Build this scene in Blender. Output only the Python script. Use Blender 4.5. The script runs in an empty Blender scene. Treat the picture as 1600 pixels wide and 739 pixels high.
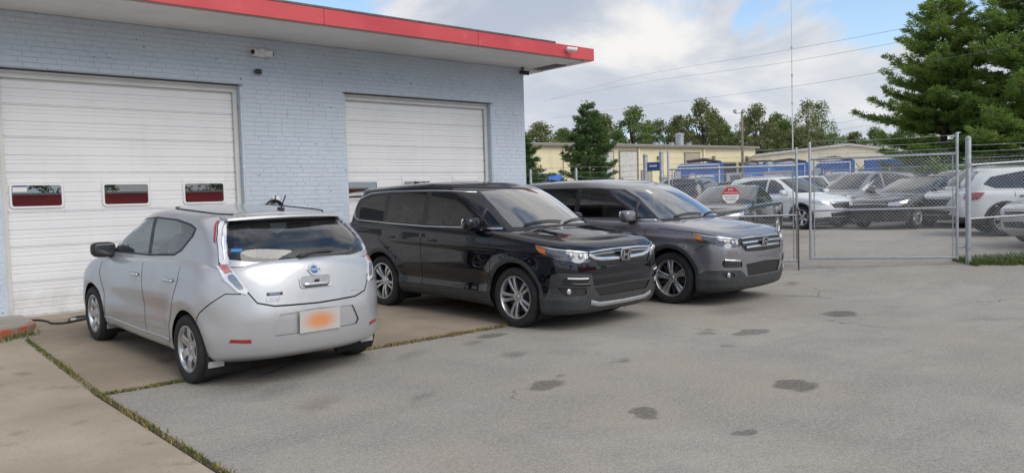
import bpy, bmesh, math, random
import numpy as np
from mathutils import Vector, Matrix
from mathutils.geometry import delaunay_2d_cdt
R = math.radians
rng = random.Random(7)
scene = bpy.context.scene
col = scene.collection

# ------------------------------------------------------------------ camera
# world axes: x runs along the garage wall, y points into the wall, z up; the camera stands at x = y = 0
CAM_H = 1.62
FPX, PITCH, ROLL, YAW = 1234.6, R(2.829), R(1.659), R(48.71)
def _axes():
    def w(v):
        s, c = math.sin(YAW), math.cos(YAW)
        return Vector((v[0]*s + v[1]*c, -(v[0]*c - v[1]*s), v[2]))
    F = Vector((0, math.cos(PITCH), -math.sin(PITCH))); U = Vector((0, math.sin(PITCH), math.cos(PITCH))); X = Vector((1, 0, 0))
    X2 = X*math.cos(ROLL) - U*math.sin(ROLL); U2 = X*math.sin(ROLL) + U*math.cos(ROLL)
    return w(X2), w(U2), w(F)
CX, CU, CF = _axes()
cam_data = bpy.data.cameras.new('camera'); cam = bpy.data.objects.new('camera', cam_data); col.objects.link(cam)
cam_data.sensor_width = 36; cam_data.lens = FPX/1600*36; cam_data.clip_end = 2000; cam_data.clip_start = .05
cam.matrix_world = Matrix(((CX.x, CU.x, -CF.x, 0), (CX.y, CU.y, -CF.y, 0), (CX.z, CU.z, -CF.z, CAM_H), (0, 0, 0, 1)))
scene.camera = cam
FWD = Vector((math.cos(YAW), math.sin(YAW), 0)); RIGHT = Vector((math.sin(YAW), -math.cos(YAW), 0))
def ray(px, py): return CF + CX*((px-800)/FPX) - CU*((py-369.5)/FPX)
def on_ground(px, py, z=0.0):
    d = ray(px, py); t = (z-CAM_H)/d.z
    return Vector((0, 0, CAM_H)) + d*t
def at_depth(px, py, D):
    d = ray(px, py); return Vector((0, 0, CAM_H)) + d*(D/d.dot(FWD))

# ------------------------------------------------------------------ sky, sun, exposure
SUN_AZ = Vector((0.10, -0.99, 0)).normalized(); SUN_EL = R(42)
SUN_DIR = (SUN_AZ*math.cos(SUN_EL) + Vector((0, 0, math.sin(SUN_EL)))).normalized()
world = bpy.data.worlds.new('World'); scene.world = world; world.use_nodes = True
def build_world():
    nt = world.node_tree; nt.nodes.clear(); N = nt.nodes.new; L = nt.links.new
    out = N('ShaderNodeOutputWorld'); bg = N('ShaderNodeBackground'); bg.inputs['Strength'].default_value = SKY_STRENGTH
    sky = N('ShaderNodeTexSky'); sky.sky_type = 'NISHITA'; sky.sun_disc = False
    sky.sun_elevation = SUN_EL; sky.sun_rotation = math.atan2(SUN_AZ.x, SUN_AZ.y); sky.air_density = 1.0; sky.dust_density = 0.2; sky.ozone_density = 2.0
    tc = N('ShaderNodeTexCoord'); sep = N('ShaderNodeSeparateXYZ'); L(tc.outputs['Generated'], sep.inputs[0])
    def math_(op, a, b=None, clamp=False):
        n = N('ShaderNodeMath'); n.operation = op; n.use_clamp = clamp
        for i, v in enumerate((a, b)):
            if v is None: continue
            if isinstance(v, (int, float)): n.inputs[i].default_value = v
            else: L(v, n.inputs[i])
        return n.outputs[0]
    zz = math_('ADD', math_('MAXIMUM', sep.outputs['Z'], 0.0), 0.42)
    cx = N('ShaderNodeCombineXYZ'); L(math_('DIVIDE', sep.outputs['X'], zz), cx.inputs[0]); L(math_('DIVIDE', sep.outputs['Y'], zz), cx.inputs[1])
    def noise(scale, detail, off, rough=.55, dist=0.0):
        mp = N('ShaderNodeMapping'); mp.inputs['Location'].default_value = off; L(cx.outputs[0], mp.inputs[0])
        n = N('ShaderNodeTexNoise'); n.inputs['Scale'].default_value = scale; n.inputs['Detail'].default_value = detail
        n.inputs['Roughness'].default_value = rough; n.inputs['Distortion'].default_value = dist; L(mp.outputs[0], n.inputs['Vector'])
        return n.outputs['Fac']
    def ramp(fac, a, b):
        m = N('ShaderNodeMapRange'); m.interpolation_type = 'SMOOTHSTEP'
        m.inputs['From Min'].default_value = a; m.inputs['From Max'].default_value = b; L(fac, m.inputs['Value']); return m.outputs[0]
    def mix(f, a, b):
        m = N('ShaderNodeMix'); m.data_type = 'RGBA'
        L(f, m.inputs['Factor'])
        for s, v in (('A', a), ('B', b)):
            i = [q for q in m.inputs if q.identifier == s + '_Color'][0]
            if isinstance(v, tuple): i.default_value = (*v, 1)
            else: L(v, i)
        return [q for q in m.outputs if q.identifier == 'Result_Color'][0]
    cov = ramp(noise(1.5, 9, CLOUD_OFF, .55, .25), .42, .50)
    belly = ramp(noise(1.9, 8, BELLY_OFF, .56, .5), .38, .62)
    k = 1.0/SKY_STRENGTH
    c_dark = tuple(v*k for v in (.33, .375, .455)); c_lit = tuple(v*k for v in (.66, .65, .635))
    ccol = mix(belly, c_lit, c_dark)
    # thin haze whitens the air close to the horizon
    hz = ramp(sep.outputs['Z'], .30, .0)
    c_h = mix(math_('MULTIPLY', hz, .35), ccol, tuple(v*k for v in (.62, .63, .64)))
    skyc = mix(math_('MULTIPLY', hz, .85), sky.outputs['Color'], tuple(v*k for v in (.42, .56, .72)))
    L(mix(cov, skyc, c_h), bg.inputs['Color']); L(bg.outputs[0], out.inputs['Surface'])
SKY_STRENGTH = 0.13
CLOUD_OFF = (11.1, 19.9, 0.0); BELLY_OFF = (15.4, 21.3, 0.0)
build_world()
sd = bpy.data.lights.new('sun', 'SUN'); sd.energy = 1.5; sd.angle = R(48); sd.color = (1, .95, .87)
sun = bpy.data.objects.new('sun', sd); col.objects.link(sun); sun.rotation_euler = SUN_DIR.to_track_quat('Z', 'Y').to_euler(); sun.location = (0, 0, 40)
vs = scene.view_settings; vs.view_transform = 'Standard'; vs.look = 'None'; vs.exposure = 0.5; vs.gamma = 1; vs.use_curve_mapping = False
scene.cycles.use_denoising = True; scene.cycles.max_bounces = 8; scene.cycles.transparent_max_bounces = 16; scene.cycles.sample_clamp_indirect = 6

# ------------------------------------------------------------------ helpers
def obj(name, me, parent=None, loc=None, rz=None, mat=None):
    o = bpy.data.objects.new(name, me); col.objects.link(o)
    if mat is not None and me is not None and not me.materials: me.materials.append(mat)
    if parent is not None: o.parent = parent
    if loc is not None: o.location = loc
    if rz is not None: o.rotation_euler[2] = rz
    return o
def tag(o, label=None, cat=None, group=None, kind=None):
    if label: o['label'] = label
    if cat: o['category'] = cat
    if group: o['group'] = group
    if kind: o['kind'] = kind
    return o
def thing(name, label, cat, loc=(0, 0, 0), rz=0.0, group=None):
    o = bpy.data.objects.new(name, None); o.empty_display_size = .2; col.objects.link(o)
    o.location = loc; o.rotation_euler[2] = rz
    return tag(o, label, cat, group)
def copy_tree(o, parent=None):
    c = o.copy(); col.objects.link(c); c.parent = parent
    for ch in o.children: copy_tree(ch, c)
    return c
class MB:
    def __init__(s): s.v = []; s.f = []
    def add(s, vs, fs):
        n = len(s.v); s.v += [tuple(v) for v in vs]; s.f += [tuple(i+n for i in f) for f in fs]; return s
    def box(s, c, d, rz=0.0, ch=0.0, M=None):
        hx, hy, hz = d[0]/2, d[1]/2, d[2]/2; pts = []
        if ch <= 0:
            for z in (-hz, hz):
                for x, y in ((-hx, -hy), (hx, -hy), (hx, hy), (-hx, hy)): pts.append((x, y, z))
            fs = [(3, 2, 1, 0), (4, 5, 6, 7), (0, 1, 5, 4), (1, 2, 6, 5), (2, 3, 7, 6), (3, 0, 4, 7)]
        else:
            c_ = min(ch, hx*.49, hy*.49, hz*.49); pts = []; idx = {}
            for sx in (-1, 1):
                for sy in (-1, 1):
                    for sz in (-1, 1):
                        for a in range(3):
                            p = [sx*hx, sy*hy, sz*hz]
                            for b in range(3):
                                if b != a: p[b] -= (sx, sy, sz)[b]*c_
                            idx[(sx, sy, sz, a)] = len(pts); pts.append(tuple(p))
            fs = []
            for a in range(3):
                b, d_ = (a+1) % 3, (a+2) % 3
                for sa in (-1, 1):
                    loop = []
                    for sb, sd_ in ((-1, -1), (1, -1), (1, 1), (-1, 1)):
                        k = [0, 0, 0]; k[a] = sa; k[b] = sb; k[d_] = sd_; loop.append(idx[(*k, a)])
                    fs.append(tuple(loop if sa > 0 else loop[::-1]))
                for sb in (-1, 1):
                    for sd_ in (-1, 1):
                        k0 = [0, 0, 0]; k1 = [0, 0, 0]; k0[a] = -1; k1[a] = 1; k0[b] = k1[b] = sb; k0[d_] = k1[d_] = sd_
                        q = [idx[(*k0, b)], idx[(*k1, b)], idx[(*k1, d_)], idx[(*k0, d_)]]
                        fs.append(tuple(q if sb*sd_ < 0 else q[::-1]))
            for sx in (-1, 1):
                for sy in (-1, 1):
                    for sz in (-1, 1):
                        q = [idx[(sx, sy, sz, a)] for a in range(3)]
                        fs.append(tuple(q if sx*sy*sz > 0 else q[::-1]))
        cr, sr = math.cos(rz), math.sin(rz); o = []
        for x, y, z in pts:
            x, y = x*cr - y*sr, x*sr + y*cr
            p = Vector((x+c[0], y+c[1], z+c[2]))
            o.append(M @ p if M else p)
        return s.add(o, fs)
    def tube(s, pts, r, n=8, caps=True, closed=False):
        pts = [Vector(p) for p in pts]; rings = []; prev = None; m = len(pts)
        for i, p in enumerate(pts):
            if closed: t = pts[(i+1) % m] - pts[i-1]
            else: t = pts[min(i+1, m-1)] - pts[max(i-1, 0)]
            if t.length < 1e-9: t = Vector((0, 0, 1))
            t.normalize()
            a = prev if prev is not None else (Vector((0, 0, 1)) if abs(t.z) < .9 else Vector((1, 0, 0)))
            u = (a - t*a.dot(t)).normalized(); prev = u; w = t.cross(u)
            rr = r[i] if isinstance(r, (list, tuple)) else r
            rings.append([p + (u*math.cos(k*2*math.pi/n) + w*math.sin(k*2*math.pi/n))*rr for k in range(n)])
        vs_ = [q for ring in rings for q in ring]; fs = []
        for i in range(m if closed else m-1):
            j = (i+1) % m
            for k in range(n):
                l = (k+1) % n; fs.append((i*n+k, i*n+l, j*n+l, j*n+k))
        if caps and not closed: fs += [tuple(range(n))[::-1], tuple((m-1)*n+k for k in range(n))]
        return s.add(vs_, fs)
    def lathe(s, prof, c=(0, 0, 0), axis='y', n=40, M=None, closed=False):
        vs_ = []; fs = []; m = len(prof)
        for (r, h) in prof:
            for k in range(n):
                a = 2*math.pi*k/n; x, y = r*math.cos(a), r*math.sin(a)
                p = (x, h, y) if axis == 'y' else ((x, y, h) if axis == 'z' else (h, x, y))
                vs_.append(Vector((p[0]+c[0], p[1]+c[1], p[2]+c[2])))
        for i in range(m if closed else m-1):
            j = (i+1) % m
            for k in range(n):
                l = (k+1) % n; fs.append((i*n+k, i*n+l, j*n+l, j*n+k))
        if M: vs_ = [M @ v for v in vs_]
        return s.add(vs_, fs)
    def sup(s, c, r, e1=.5, e2=.5, nu=20, nv=12, M=None):
        f = lambda v, e: math.copysign(abs(v)**e, v); vs_ = []; fs = []
        for i in range(nv+1):
            a = -math.pi/2 + math.pi*i/nv
            for k in range(nu):
                b = 2*math.pi*k/nu
                p = Vector((r[0]*f(math.cos(a), e1)*f(math.cos(b), e2), r[1]*f(math.cos(a), e1)*f(math.sin(b), e2), r[2]*f(math.sin(a), e1)))
                if M: p = M @ p
                vs_.append(p + Vector(c))
        for i in range(nv):
            for k in range(nu):
                l = (k+1) % nu; fs.append((i*nu+k, i*nu+l, (i+1)*nu+l, (i+1)*nu+k))
        return s.add(vs_, fs)
    def prism(s, poly, fn):
        """closed 2-D polygon extruded; fn(u, v, k) -> 3-D point with k in (0, 1)"""
        n = len(poly); vs_ = [fn(u, v, 0) for u, v in poly] + [fn(u, v, 1) for u, v in poly]
        fs = [tuple(range(n))[::-1], tuple(range(n, 2*n))] + [(i, (i+1) % n, n+(i+1) % n, n+i) for i in range(n)]
        return s.add(vs_, fs)
    def mesh(s, name, mat, smooth=False, fix=True, angle=None):
        me = bpy.data.meshes.new(name); me.from_pydata(s.v, [], s.f)
        if fix:
            bm = bmesh.new(); bm.from_mesh(me); bmesh.ops.recalc_face_normals(bm, faces=bm.faces); bm.to_mesh(me); bm.free()
        if mat: me.materials.append(mat)
        if smooth:
            me.polygons.foreach_set('use_smooth', [True]*len(me.polygons))
            if angle is not None: me.set_sharp_from_angle(angle=R(angle))
        me.update(); return me
    def build(s, name, mat, parent=None, smooth=False, fix=True, angle=None, loc=None):
        return obj(name, s.mesh(name, mat, smooth, fix, angle), parent, loc)

# ------------------------------------------------------------------ materials
MATS = {}
class NT:
    def __init__(s, name):
        s.m = bpy.data.materials.new(name); s.m.use_nodes = True; s.nt = s.m.node_tree; s.nt.nodes.clear()
        s.out = s.N('ShaderNodeOutputMaterial'); s.tc = s.N('ShaderNodeTexCoord')
    def N(s, t): return s.nt.nodes.new(t)
    def L(s, a, b): s.nt.links.new(a, b)
    def put(s, inp, v):
        if isinstance(v, (int, float)): inp.default_value = v
        elif isinstance(v, tuple): inp.default_value = (*v, 1) if len(v) == 3 and inp.type == 'RGBA' else v
        else: s.L(v, inp)
    def math(s, op, a, b=0.0, clamp=False):
        n = s.N('ShaderNodeMath'); n.operation = op; n.use_clamp = clamp; s.put(n.inputs[0], a); s.put(n.inputs[1], b); return n.outputs[0]
    def noise(s, scale, detail=3, vec=None, rough=.55, off=None, stretch=None):
        n = s.N('ShaderNodeTexNoise'); n.inputs['Scale'].default_value = scale; n.inputs['Detail'].default_value = detail; n.inputs['Roughness'].default_value = rough
        v = vec if vec is not None else s.tc.outputs['Object']
        if off is not None or stretch is not None:
            mp = s.N('ShaderNodeMapping'); s.L(v, mp.inputs[0])
            if off is not None: mp.inputs['Location'].default_value = off
            if stretch is not None: mp.inputs['Scale'].default_value = stretch
            v = mp.outputs[0]
        s.L(v, n.inputs['Vector']); return n.outputs['Fac']
    def voro(s, scale, vec=None, feature='F1'):
        n = s.N('ShaderNodeTexVoronoi'); n.feature = feature; n.inputs['Scale'].default_value = scale
        s.L(vec if vec is not None else s.tc.outputs['Object'], n.inputs['Vector']); return n
    def ramp(s, fac, a, b, lo=0.0, hi=1.0):
        m = s.N('ShaderNodeMapRange'); m.interpolation_type = 'SMOOTHSTEP'
        m.inputs['From Min'].default_value = a; m.inputs['From Max'].default_value = b; m.inputs['To Min'].default_value = lo; m.inputs['To Max'].default_value = hi
        s.L(fac, m.inputs['Value']); return m.outputs[0]
    def mix(s, f, a, b, mode='MIX'):
        m = s.N('ShaderNodeMix'); m.data_type = 'RGBA'; m.blend_type = mode; s.put(m.inputs['Factor'], f)
        for k, v in (('A', a), ('B', b)): s.put([q for q in m.inputs if q.identifier == k + '_Color'][0], v)
        return [q for q in m.outputs if q.identifier == 'Result_Color'][0]
    def bsdf(s, **kw):
        b = s.N('ShaderNodeBsdfPrincipled')
        for k, v in kw.items(): s.put(b.inputs[k.replace('_', ' ')], v)
        s.L(b.outputs[0], s.out.inputs['Surface']); s.b = b; return b
    def bump(s, h, strength=.3, dist=.01):
        n = s.N('ShaderNodeBump'); n.inputs['Strength'].default_value = strength; n.inputs['Distance'].default_value = dist; s.L(h, n.inputs['Height']); s.L(n.outputs[0], s.b.inputs['Normal'])
def sc(c, k): return tuple(min(1.0, v*k) for v in c)
def mat(name, base, rough=.6, metal=0.0, var=.12, scale=6.0, bump=0.0, coat=0.0, spec=.5, rvar=.08, detail=4):
    if name in MATS: return MATS[name]
    n = NT(name); f = n.ramp(n.noise(scale, detail), .3, .7)
    c = n.mix(f, sc(base, 1-var), sc(base, 1+var))
    b = n.bsdf(Base_Color=c, Metallic=metal, Coat_Weight=coat, Coat_Roughness=.03, Specular_IOR_Level=spec)
    n.L(n.ramp(n.noise(scale*2.3, 3, off=(3, 5, 1)), .3, .7, max(0, rough-rvar), min(1, rough+rvar)), b.inputs['Roughness'])
    if bump: n.bump(n.noise(scale*6, 4), bump, .01)
    MATS[name] = n.m; return n.m
def car_paint(name, base, metal=.3, rough=.32, dust=.06, flake=.04, coat=1.0, crough=.03, spec=.25, cior=1.5):
    n = NT(name); f = n.noise(900, 1); geo = n.N('ShaderNodeNewGeometry')
    c = n.mix(n.ramp(f, .3, .7), sc(base, 1-flake*3), sc(base, 1+flake*3))
    d = n.math('MULTIPLY', n.ramp(n.noise(3.5, 5), .35, .75), dust, True)
    c = n.mix(d, c, (.34, .31, .27))
    b = n.bsdf(Base_Color=c, Metallic=metal, Coat_Weight=coat, Coat_Roughness=crough, Specular_IOR_Level=spec, Coat_IOR=cior)
    n.L(n.ramp(n.noise(5, 3), .3, .7, rough-.05, rough+.07), b.inputs['Roughness'])
    MATS[name] = n.m; return n.m
def glass(name, tint=(.75, .8, .78), rough=.0, base=.0, k=1.8):
    """thin sheet: clear or tinted body with a fresnel reflection"""
    n = NT(name); t = n.N('ShaderNodeBsdfTransparent'); t.inputs[0].default_value = (*tint, 1)
    g = n.N('ShaderNodeBsdfGlossy'); g.inputs['Roughness'].default_value = rough; g.inputs[0].default_value = (1, 1, 1, 1)
    fr = n.N('ShaderNodeFresnel'); fr.inputs[0].default_value = 1.55
    fac = n.math('ADD', n.math('MULTIPLY', fr.outputs[0], k), base + .015, True)
    m = n.N('ShaderNodeMixShader'); n.L(fac, m.inputs[0]); n.L(t.outputs[0], m.inputs[1]); n.L(g.outputs[0], m.inputs[2]); n.L(m.outputs[0], n.out.inputs['Surface'])
    MATS[name] = n.m; return n.m

M_black_plastic = mat('black_plastic', (.022, .022, .024), .45, var=.2)
M_dark_trim = mat('dark_trim', (.045, .048, .05), .55, var=.15, scale=12)
M_rubber = mat('tyre_rubber', (.022, .022, .023), .78, var=.25, scale=14, bump=.15)
M_chrome = mat('chrome', (.72, .73, .75), .12, 1.0, var=.03, rvar=.04)
M_alloy = mat('alloy', (.58, .59, .60), .30, .85, var=.08, scale=20)
M_alloy_dark = mat('alloy_dark', (.05, .05, .055), .4, .6, var=.1, scale=20)
M_under = mat('underbody', (.015, .015, .016), .8)
M_seat = mat('seat_fabric', (.07, .07, .075), .85, var=.2, scale=30)
M_seat_light = mat('seat_fabric_light', (.32, .30, .27), .85, var=.12, scale=30)
M_galv = mat('galvanised', (.38, .40, .42), .45, .55, var=.12, scale=15)
M_red_lens = mat('red_lens', (.32, .012, .014), .15, 0, coat=1)
M_clear_lens = mat('clear_lens', (.52, .53, .55), .12, .5, var=.2, scale=60, coat=1)
M_lamp_dark = mat('lamp_dark', (.10, .11, .13), .12, .35, var=.35, scale=40, coat=1)
M_amber = mat('amber_lens', (.62, .17, .02), .15, 0, coat=1)
M_white = mat('white_paint', (.74, .75, .74), .5, var=.05)
M_gap = mat('panel_gap', (.008, .008, .009), .9)
M_glass = glass('car_glass', (.74, .79, .78))
M_glass_w = glass('windshield_glass', (.38, .44, .47), base=.16)
M_glass_dark = glass('privacy_glass', (.045, .05, .06), k=.95)
def g_opaque(name, c):
    n = NT(name); n.bsdf(Base_Color=c, Roughness=.04, Specular_IOR_Level=.6, Coat_Weight=.4, Coat_Roughness=.01); MATS[name] = n.m; return n.m
M_glass_lot = g_opaque('far_car_glass', (.03, .034, .04))
# ------------------------------------------------------------------ ground
_rx = np.array([-1e3, 11.5, 12.7, 14, 15.7, 17.5, 21, 26, 1e3]); _rz = np.array([0, 0, .05, .13, .24, .33, .42, .46, .46])
def G(x, y):
    ap = min(.145, float(np.interp(x, [4.3, 6.8], [.037, .018]))*max(y-7.5, 0))*(1-min(max((x-12)/3, 0), 1))
    return max(ap, float(np.interp(x, _rx, _rz)))
WALL_Y, X_END, SOFFIT = 12.55, 11.48, 4.36

STAINS = [(4.65, 4.89, .26, .17, .3, .75), (6.01, 3.32, .22, .20, .2, .8), (4.53, 3.71, .17, .13, .5, .75), (4.61, 2.9, .10, .08, 0, .7), (9.84, 4.84, .33, .24, .3, .8),
          (7.95, 4.97, .33, .16, -.2, .7), (7.62, 5.34, .20, .13, 0, .6), (5.8, 5.09, .22, .13, .2, .6), (5.33, 6.08, .24, .15, .4, .6), (5.9, 7.15, .2, .14, 0, .75),
          (5.48, 6.95, .25, .15, .3, .45), (3.67, 5.35, .24, .13, .4, .45), (4.94, 5.03, .09, .06, 0, .6), (2.98, 5.81, .4, .25, .8, .35), (2.92, 6.51, .5, .3, .5, .4),
          (3.0, 7.0, .9, .45, .3, .5), (4.6, 6.9, .5, .2, .6, .35), (9.3, 6.1, .7, .4, .2, .35), (12.3, 6.9, .35, .2, .1, .55), (10.6, 3.2, 1.0, .2, -.7, .25), (7.1, 4.7, .12, .08, 0, .55)]
def asphalt_mat():
    n = NT('asphalt'); P = n.tc.outputs['Object']
    big = n.ramp(n.noise(.28, 6, rough=.65), .36, .64); mid = n.ramp(n.noise(1.3, 7, rough=.7, off=(4, 9, 0)), .42, .66)
    grit = n.voro(70); g2 = n.noise(78, 2, rough=.6); g3 = n.noise(150, 1); g4 = n.noise(30, 4, rough=.75, off=(3, 3, 0))
    c = n.mix(big, (.268, .243, .212), (.360, .328, .284))
    c = n.mix(n.math('MULTIPLY', mid, .5), c, (.195, .182, .166))
    trk = n.ramp(n.noise(1, 5, stretch=(.16, 1.6, 1), rough=.65, off=(2, 6, 0)), .52, .70); c = n.mix(n.math('MULTIPLY', trk, .38), c, (.18, .167, .150))
    warm = n.ramp(n.noise(.42, 6, rough=.62, off=(11, 2, 0)), .46, .64); c = n.mix(n.math('MULTIPLY', warm, .55), c, (.33, .285, .22))
    # exposed aggregate
    c = n.mix(n.math('MULTIPLY', n.ramp(grit.outputs['Distance'], .32, .12), .36), c, (.40, .39, .37))
    c = n.mix(n.math('MULTIPLY', n.ramp(g3, .55, .68), .55), c, (.58, .56, .53))
    c = n.mix(n.math('MULTIPLY', n.ramp(g4, .42, .64), .48), c, (.45, .42, .378))
    c = n.mix(n.math('MULTIPLY', n.ramp(g2, .48, .32), .60), c, (.10, .097, .094))
    st = None
    wob = n.noise(2.6, 4, off=(2, 2, 0)); nv = n.N('ShaderNodeTexNoise'); nv.inputs['Scale'].default_value = 3.4; nv.inputs['Detail'].default_value = 4; nv.inputs['Roughness'].default_value = .5; n.L(P, nv.inputs['Vector'])
    va = n.N('ShaderNodeVectorMath'); va.operation = 'MULTIPLY_ADD'; n.L(nv.outputs['Color'], va.inputs[0]); va.inputs[1].default_value = (.32, .32, 0); n.L(P, va.inputs[2])
    for (x, y, rx, ry, ro, dk) in STAINS:
        mp = n.N('ShaderNodeMapping'); mp.vector_type = 'TEXTURE'; mp.inputs['Location'].default_value = (x+.16, y+.16, 0); mp.inputs['Rotation'].default_value = (0, 0, ro); mp.inputs['Scale'].default_value = (rx, ry, 1e3)
        n.L(va.outputs[0], mp.inputs[0]); ln = n.N('ShaderNodeVectorMath'); ln.operation = 'LENGTH'; n.L(mp.outputs[0], ln.inputs[0])
        soft = .35 if dk > .6 else .85
        m = n.ramp(ln.outputs['Value'], 1.0, 1.0-soft, 0, dk)
        st = m if st is None else n.math('MAXIMUM', st, m)
    c = n.mix(n.math('MULTIPLY', st, n.ramp(g4, .35, .65, 1.0, .6)), c, (.07, .064, .058))
    # hairline cracks
    w2 = n.N('ShaderNodeVectorMath'); w2.operation = 'MULTIPLY_ADD'; n.L(nv.outputs['Color'], w2.inputs[0]); w2.inputs[1].default_value = (.5, .5, 0); n.L(P, w2.inputs[2])
    cr = n.voro(.33, w2.outputs[0], 'DISTANCE_TO_EDGE')
    crm = n.math('MULTIPLY', n.ramp(cr.outputs['Distance'], .006, .0015), n.ramp(n.noise(.9, 3, off=(7, 1, 0)), .56, .66))
    c = n.mix(n.math('MULTIPLY', crm, .75), c, (.06, .055, .05))
    n.bsdf(Base_Color=c, Roughness=.9, Specular_IOR_Level=.3)
    h = n.math('ADD', n.math('MULTIPLY', g2, .6), n.math('SUBTRACT', g3, n.math('MULTIPLY', crm, 2.0)))
    n.bump(h, .55, .006)
    return n.m
def concrete_mat(name, a, b, dirt=.45):
    n = NT(name); c = n.mix(n.ramp(n.noise(.9, 6), .3, .7), a, b)
    c = n.mix(n.math('MULTIPLY', n.ramp(n.noise(.55, 5, off=(5, 3, 0)), .48, .72), dirt), c, sc(a, .48))
    c = n.mix(n.math('MULTIPLY', n.ramp(n.noise(2.4, 5, off=(1, 8, 0)), .58, .72), .5), c, sc(a, .42))
    f = n.noise(140, 2); c = n.mix(n.math('MULTIPLY', n.ramp(f, .5, .7), .3), c, sc(b, 1.25)); c = n.mix(n.math('MULTIPLY', n.ramp(n.noise(60, 2), .45, .3), .35), c, sc(a, .55))
    n.bsdf(Base_Color=c, Roughness=.88, Specular_IOR_Level=.3); n.bump(n.math('ADD', f, n.noise(8, 4)), .3, .004); return n.m
M_asphalt = asphalt_mat()
M_apron = concrete_mat('apron_concrete', (.27, .218, .160), (.375, .312, .235))
M_pave = concrete_mat('pavement_concrete', (.33, .275, .205), (.43, .365, .28), .25)
def sheet(name, xs, ys, m, dz=0.0, skirt=0.0):
    vs_ = [(x, y, G(x, y)+dz) for y in ys for x in xs]; nx = len(xs); fs = []
    for j in range(len(ys)-1):
        for i in range(nx-1): a = j*nx+i; fs.append((a, a+1, a+nx+1, a+nx))
    me = bpy.data.meshes.new(name); me.from_pydata(vs_, [], fs); me.materials.append(m)
    return obj(name, me)
xs = [-700, -300, -120, -60, -30] + list(np.arange(-15, 45.1, .5)) + [60, 90, 150, 300, 700, 1100]
ys = [-700, -300, -120, -60, -30] + list(np.arange(-15, 45.1, .5)) + [60, 90, 150, 300, 700, 1100]
tag(sheet('ground', xs, ys, M_asphalt), kind='structure', label='worn grey asphalt yard in front of the garage and beyond the gate')
ap = tag(sheet('concrete_apron', [1.80, 3.5, 5.2, 7.0, 8.6, 10.2, 11.9], [7.52, 8.5, 9.5, 10.5, 11.5, 12.7, 12.85], M_apron, .006), kind='structure', label='stained tan concrete apron in front of the garage doors')
pv = tag(sheet('pavement', [-14, -9, -4, 0, 1.73], [-12, -6, 0, 4, 7.5, 9, 10.5, 12.5], M_pave, .008), kind='structure', label='pale tan concrete pavement at the left of the apron')
# grass and weeds in the joints
def grass_mat(name, a, b):
    n = NT(name); oi = n.noise(9, 3); c = n.mix(n.ramp(oi, .35, .65), a, b); n.bsdf(Base_Color=c, Roughness=.7, Specular_IOR_Level=.2)
    return n.m
M_grass = grass_mat('grass_green', (.07, .12, .025), (.15, .17, .05)); M_dry = grass_mat('grass_dry', (.20, .16, .07), (.30, .24, .10)); M_soil = mat('soil', (.07, .055, .038), .95, var=.3, scale=20)
def blades(name, spots, m, hmin, hmax, wid=.006):
    v, f = [], []
    for (x, y) in spots:
        h = rng.uniform(hmin, hmax); a = rng.uniform(0, 6.28); b = rng.uniform(0, 6.28); ln = rng.uniform(.2, .9)*h; z = G(x, y)+.004
        dx, dy = math.cos(a)*wid*rng.uniform(.5, 1.2), math.sin(a)*wid; ex, ey = math.cos(b)*ln, math.sin(b)*ln; k = len(v)
        v += [(x-dx, y-dy, z), (x+dx, y+dy, z), (x+dx*.7+ex*.4, y+dy*.7+ey*.4, z+h*.6), (x-dx*.7+ex*.4, y-dy*.7+ey*.4, z+h*.6), (x+ex, y+ey, z+h)]
        f += [(k, k+1, k+2, k+3), (k+3, k+2, k+4)]
    me = bpy.data.meshes.new(name); me.from_pydata(v, [], f); return obj(name, me, mat=m)
def clumpy(p, q, n, spread, seed, dens=.5):
    r = random.Random(seed); out = []
    knots = [(r.random(), r.uniform(.01, .05)) for _ in range(int(n*.012)+6)]
    for i in range(n):
        if r.random() < dens: t = r.random()
        else: k = r.choice(knots); t = min(max(r.gauss(k[0], k[1]), 0), 1)
        out.append((p[0]+(q[0]-p[0])*t+r.gauss(0, spread), p[1]+(q[1]-p[1])*t+r.gauss(0, spread)))
    return out
tag(blades('joint_grass', clumpy((1.765, 10.6), (1.765, 3.6), 1300, .012, 1, .15) + clumpy((1.8, 7.5), (2.75, 7.5), 300, .012, 2, .3), M_grass, .008, .04), 'short green grass growing in the joint beside the pavement', 'grass', kind='stuff')
tag(blades('dry_grass', clumpy((4.2, 7.5), (6.4, 7.5), 1500, .028, 3, .2) + clumpy((1.765, 10), (1.765, 3.0), 1500, .018, 4, .2) + clumpy((1.8, 7.5), (2.75, 7.5), 400, .015, 6, .3), M_dry, .008, .04), 'dry straw coloured grass along the front edge of the apron', 'grass', kind='stuff')
tag(blades('kerb_weeds', clumpy((1.9, 11.0), (1.0, 10.45), 420, .06, 5), M_grass, .02, .08), 'green weeds at the foot of the red kerb', 'weeds', kind='stuff')
sm = MB(); sm.box((1.765, 6.8, .004), (.05, 7.6, .008)); sm.box((2.3, 7.51, .004), (1.0, .04, .008)); sm.box((5.3, 7.51, .004), (2.2, .035, .008))
tag(sm.build('joint_soil', M_soil), 'dark soil packed in the concrete joints', 'soil', kind='stuff')
gp = []
r_ = random.Random(9)
while len(gp) < 9000:
    t = r_.uniform(0, 3.4); d = r_.uniform(-.95, .55); e = .18*math.sin(t*5)+.1*math.sin(t*11)
    if d < -.75+.25*math.exp(-t)*2+e*.6: continue
    gp.append((15.15+RIGHT.x*t-FWD.x*(-d)*1.0, 5.12+RIGHT.y*t-FWD.y*(-d)*1.0))
tag(blades('grass_patch', gp, M_grass, .03, .12, .008), 'patch of rough green grass at the foot of the fence by the gate post', 'grass', kind='stuff')

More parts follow.
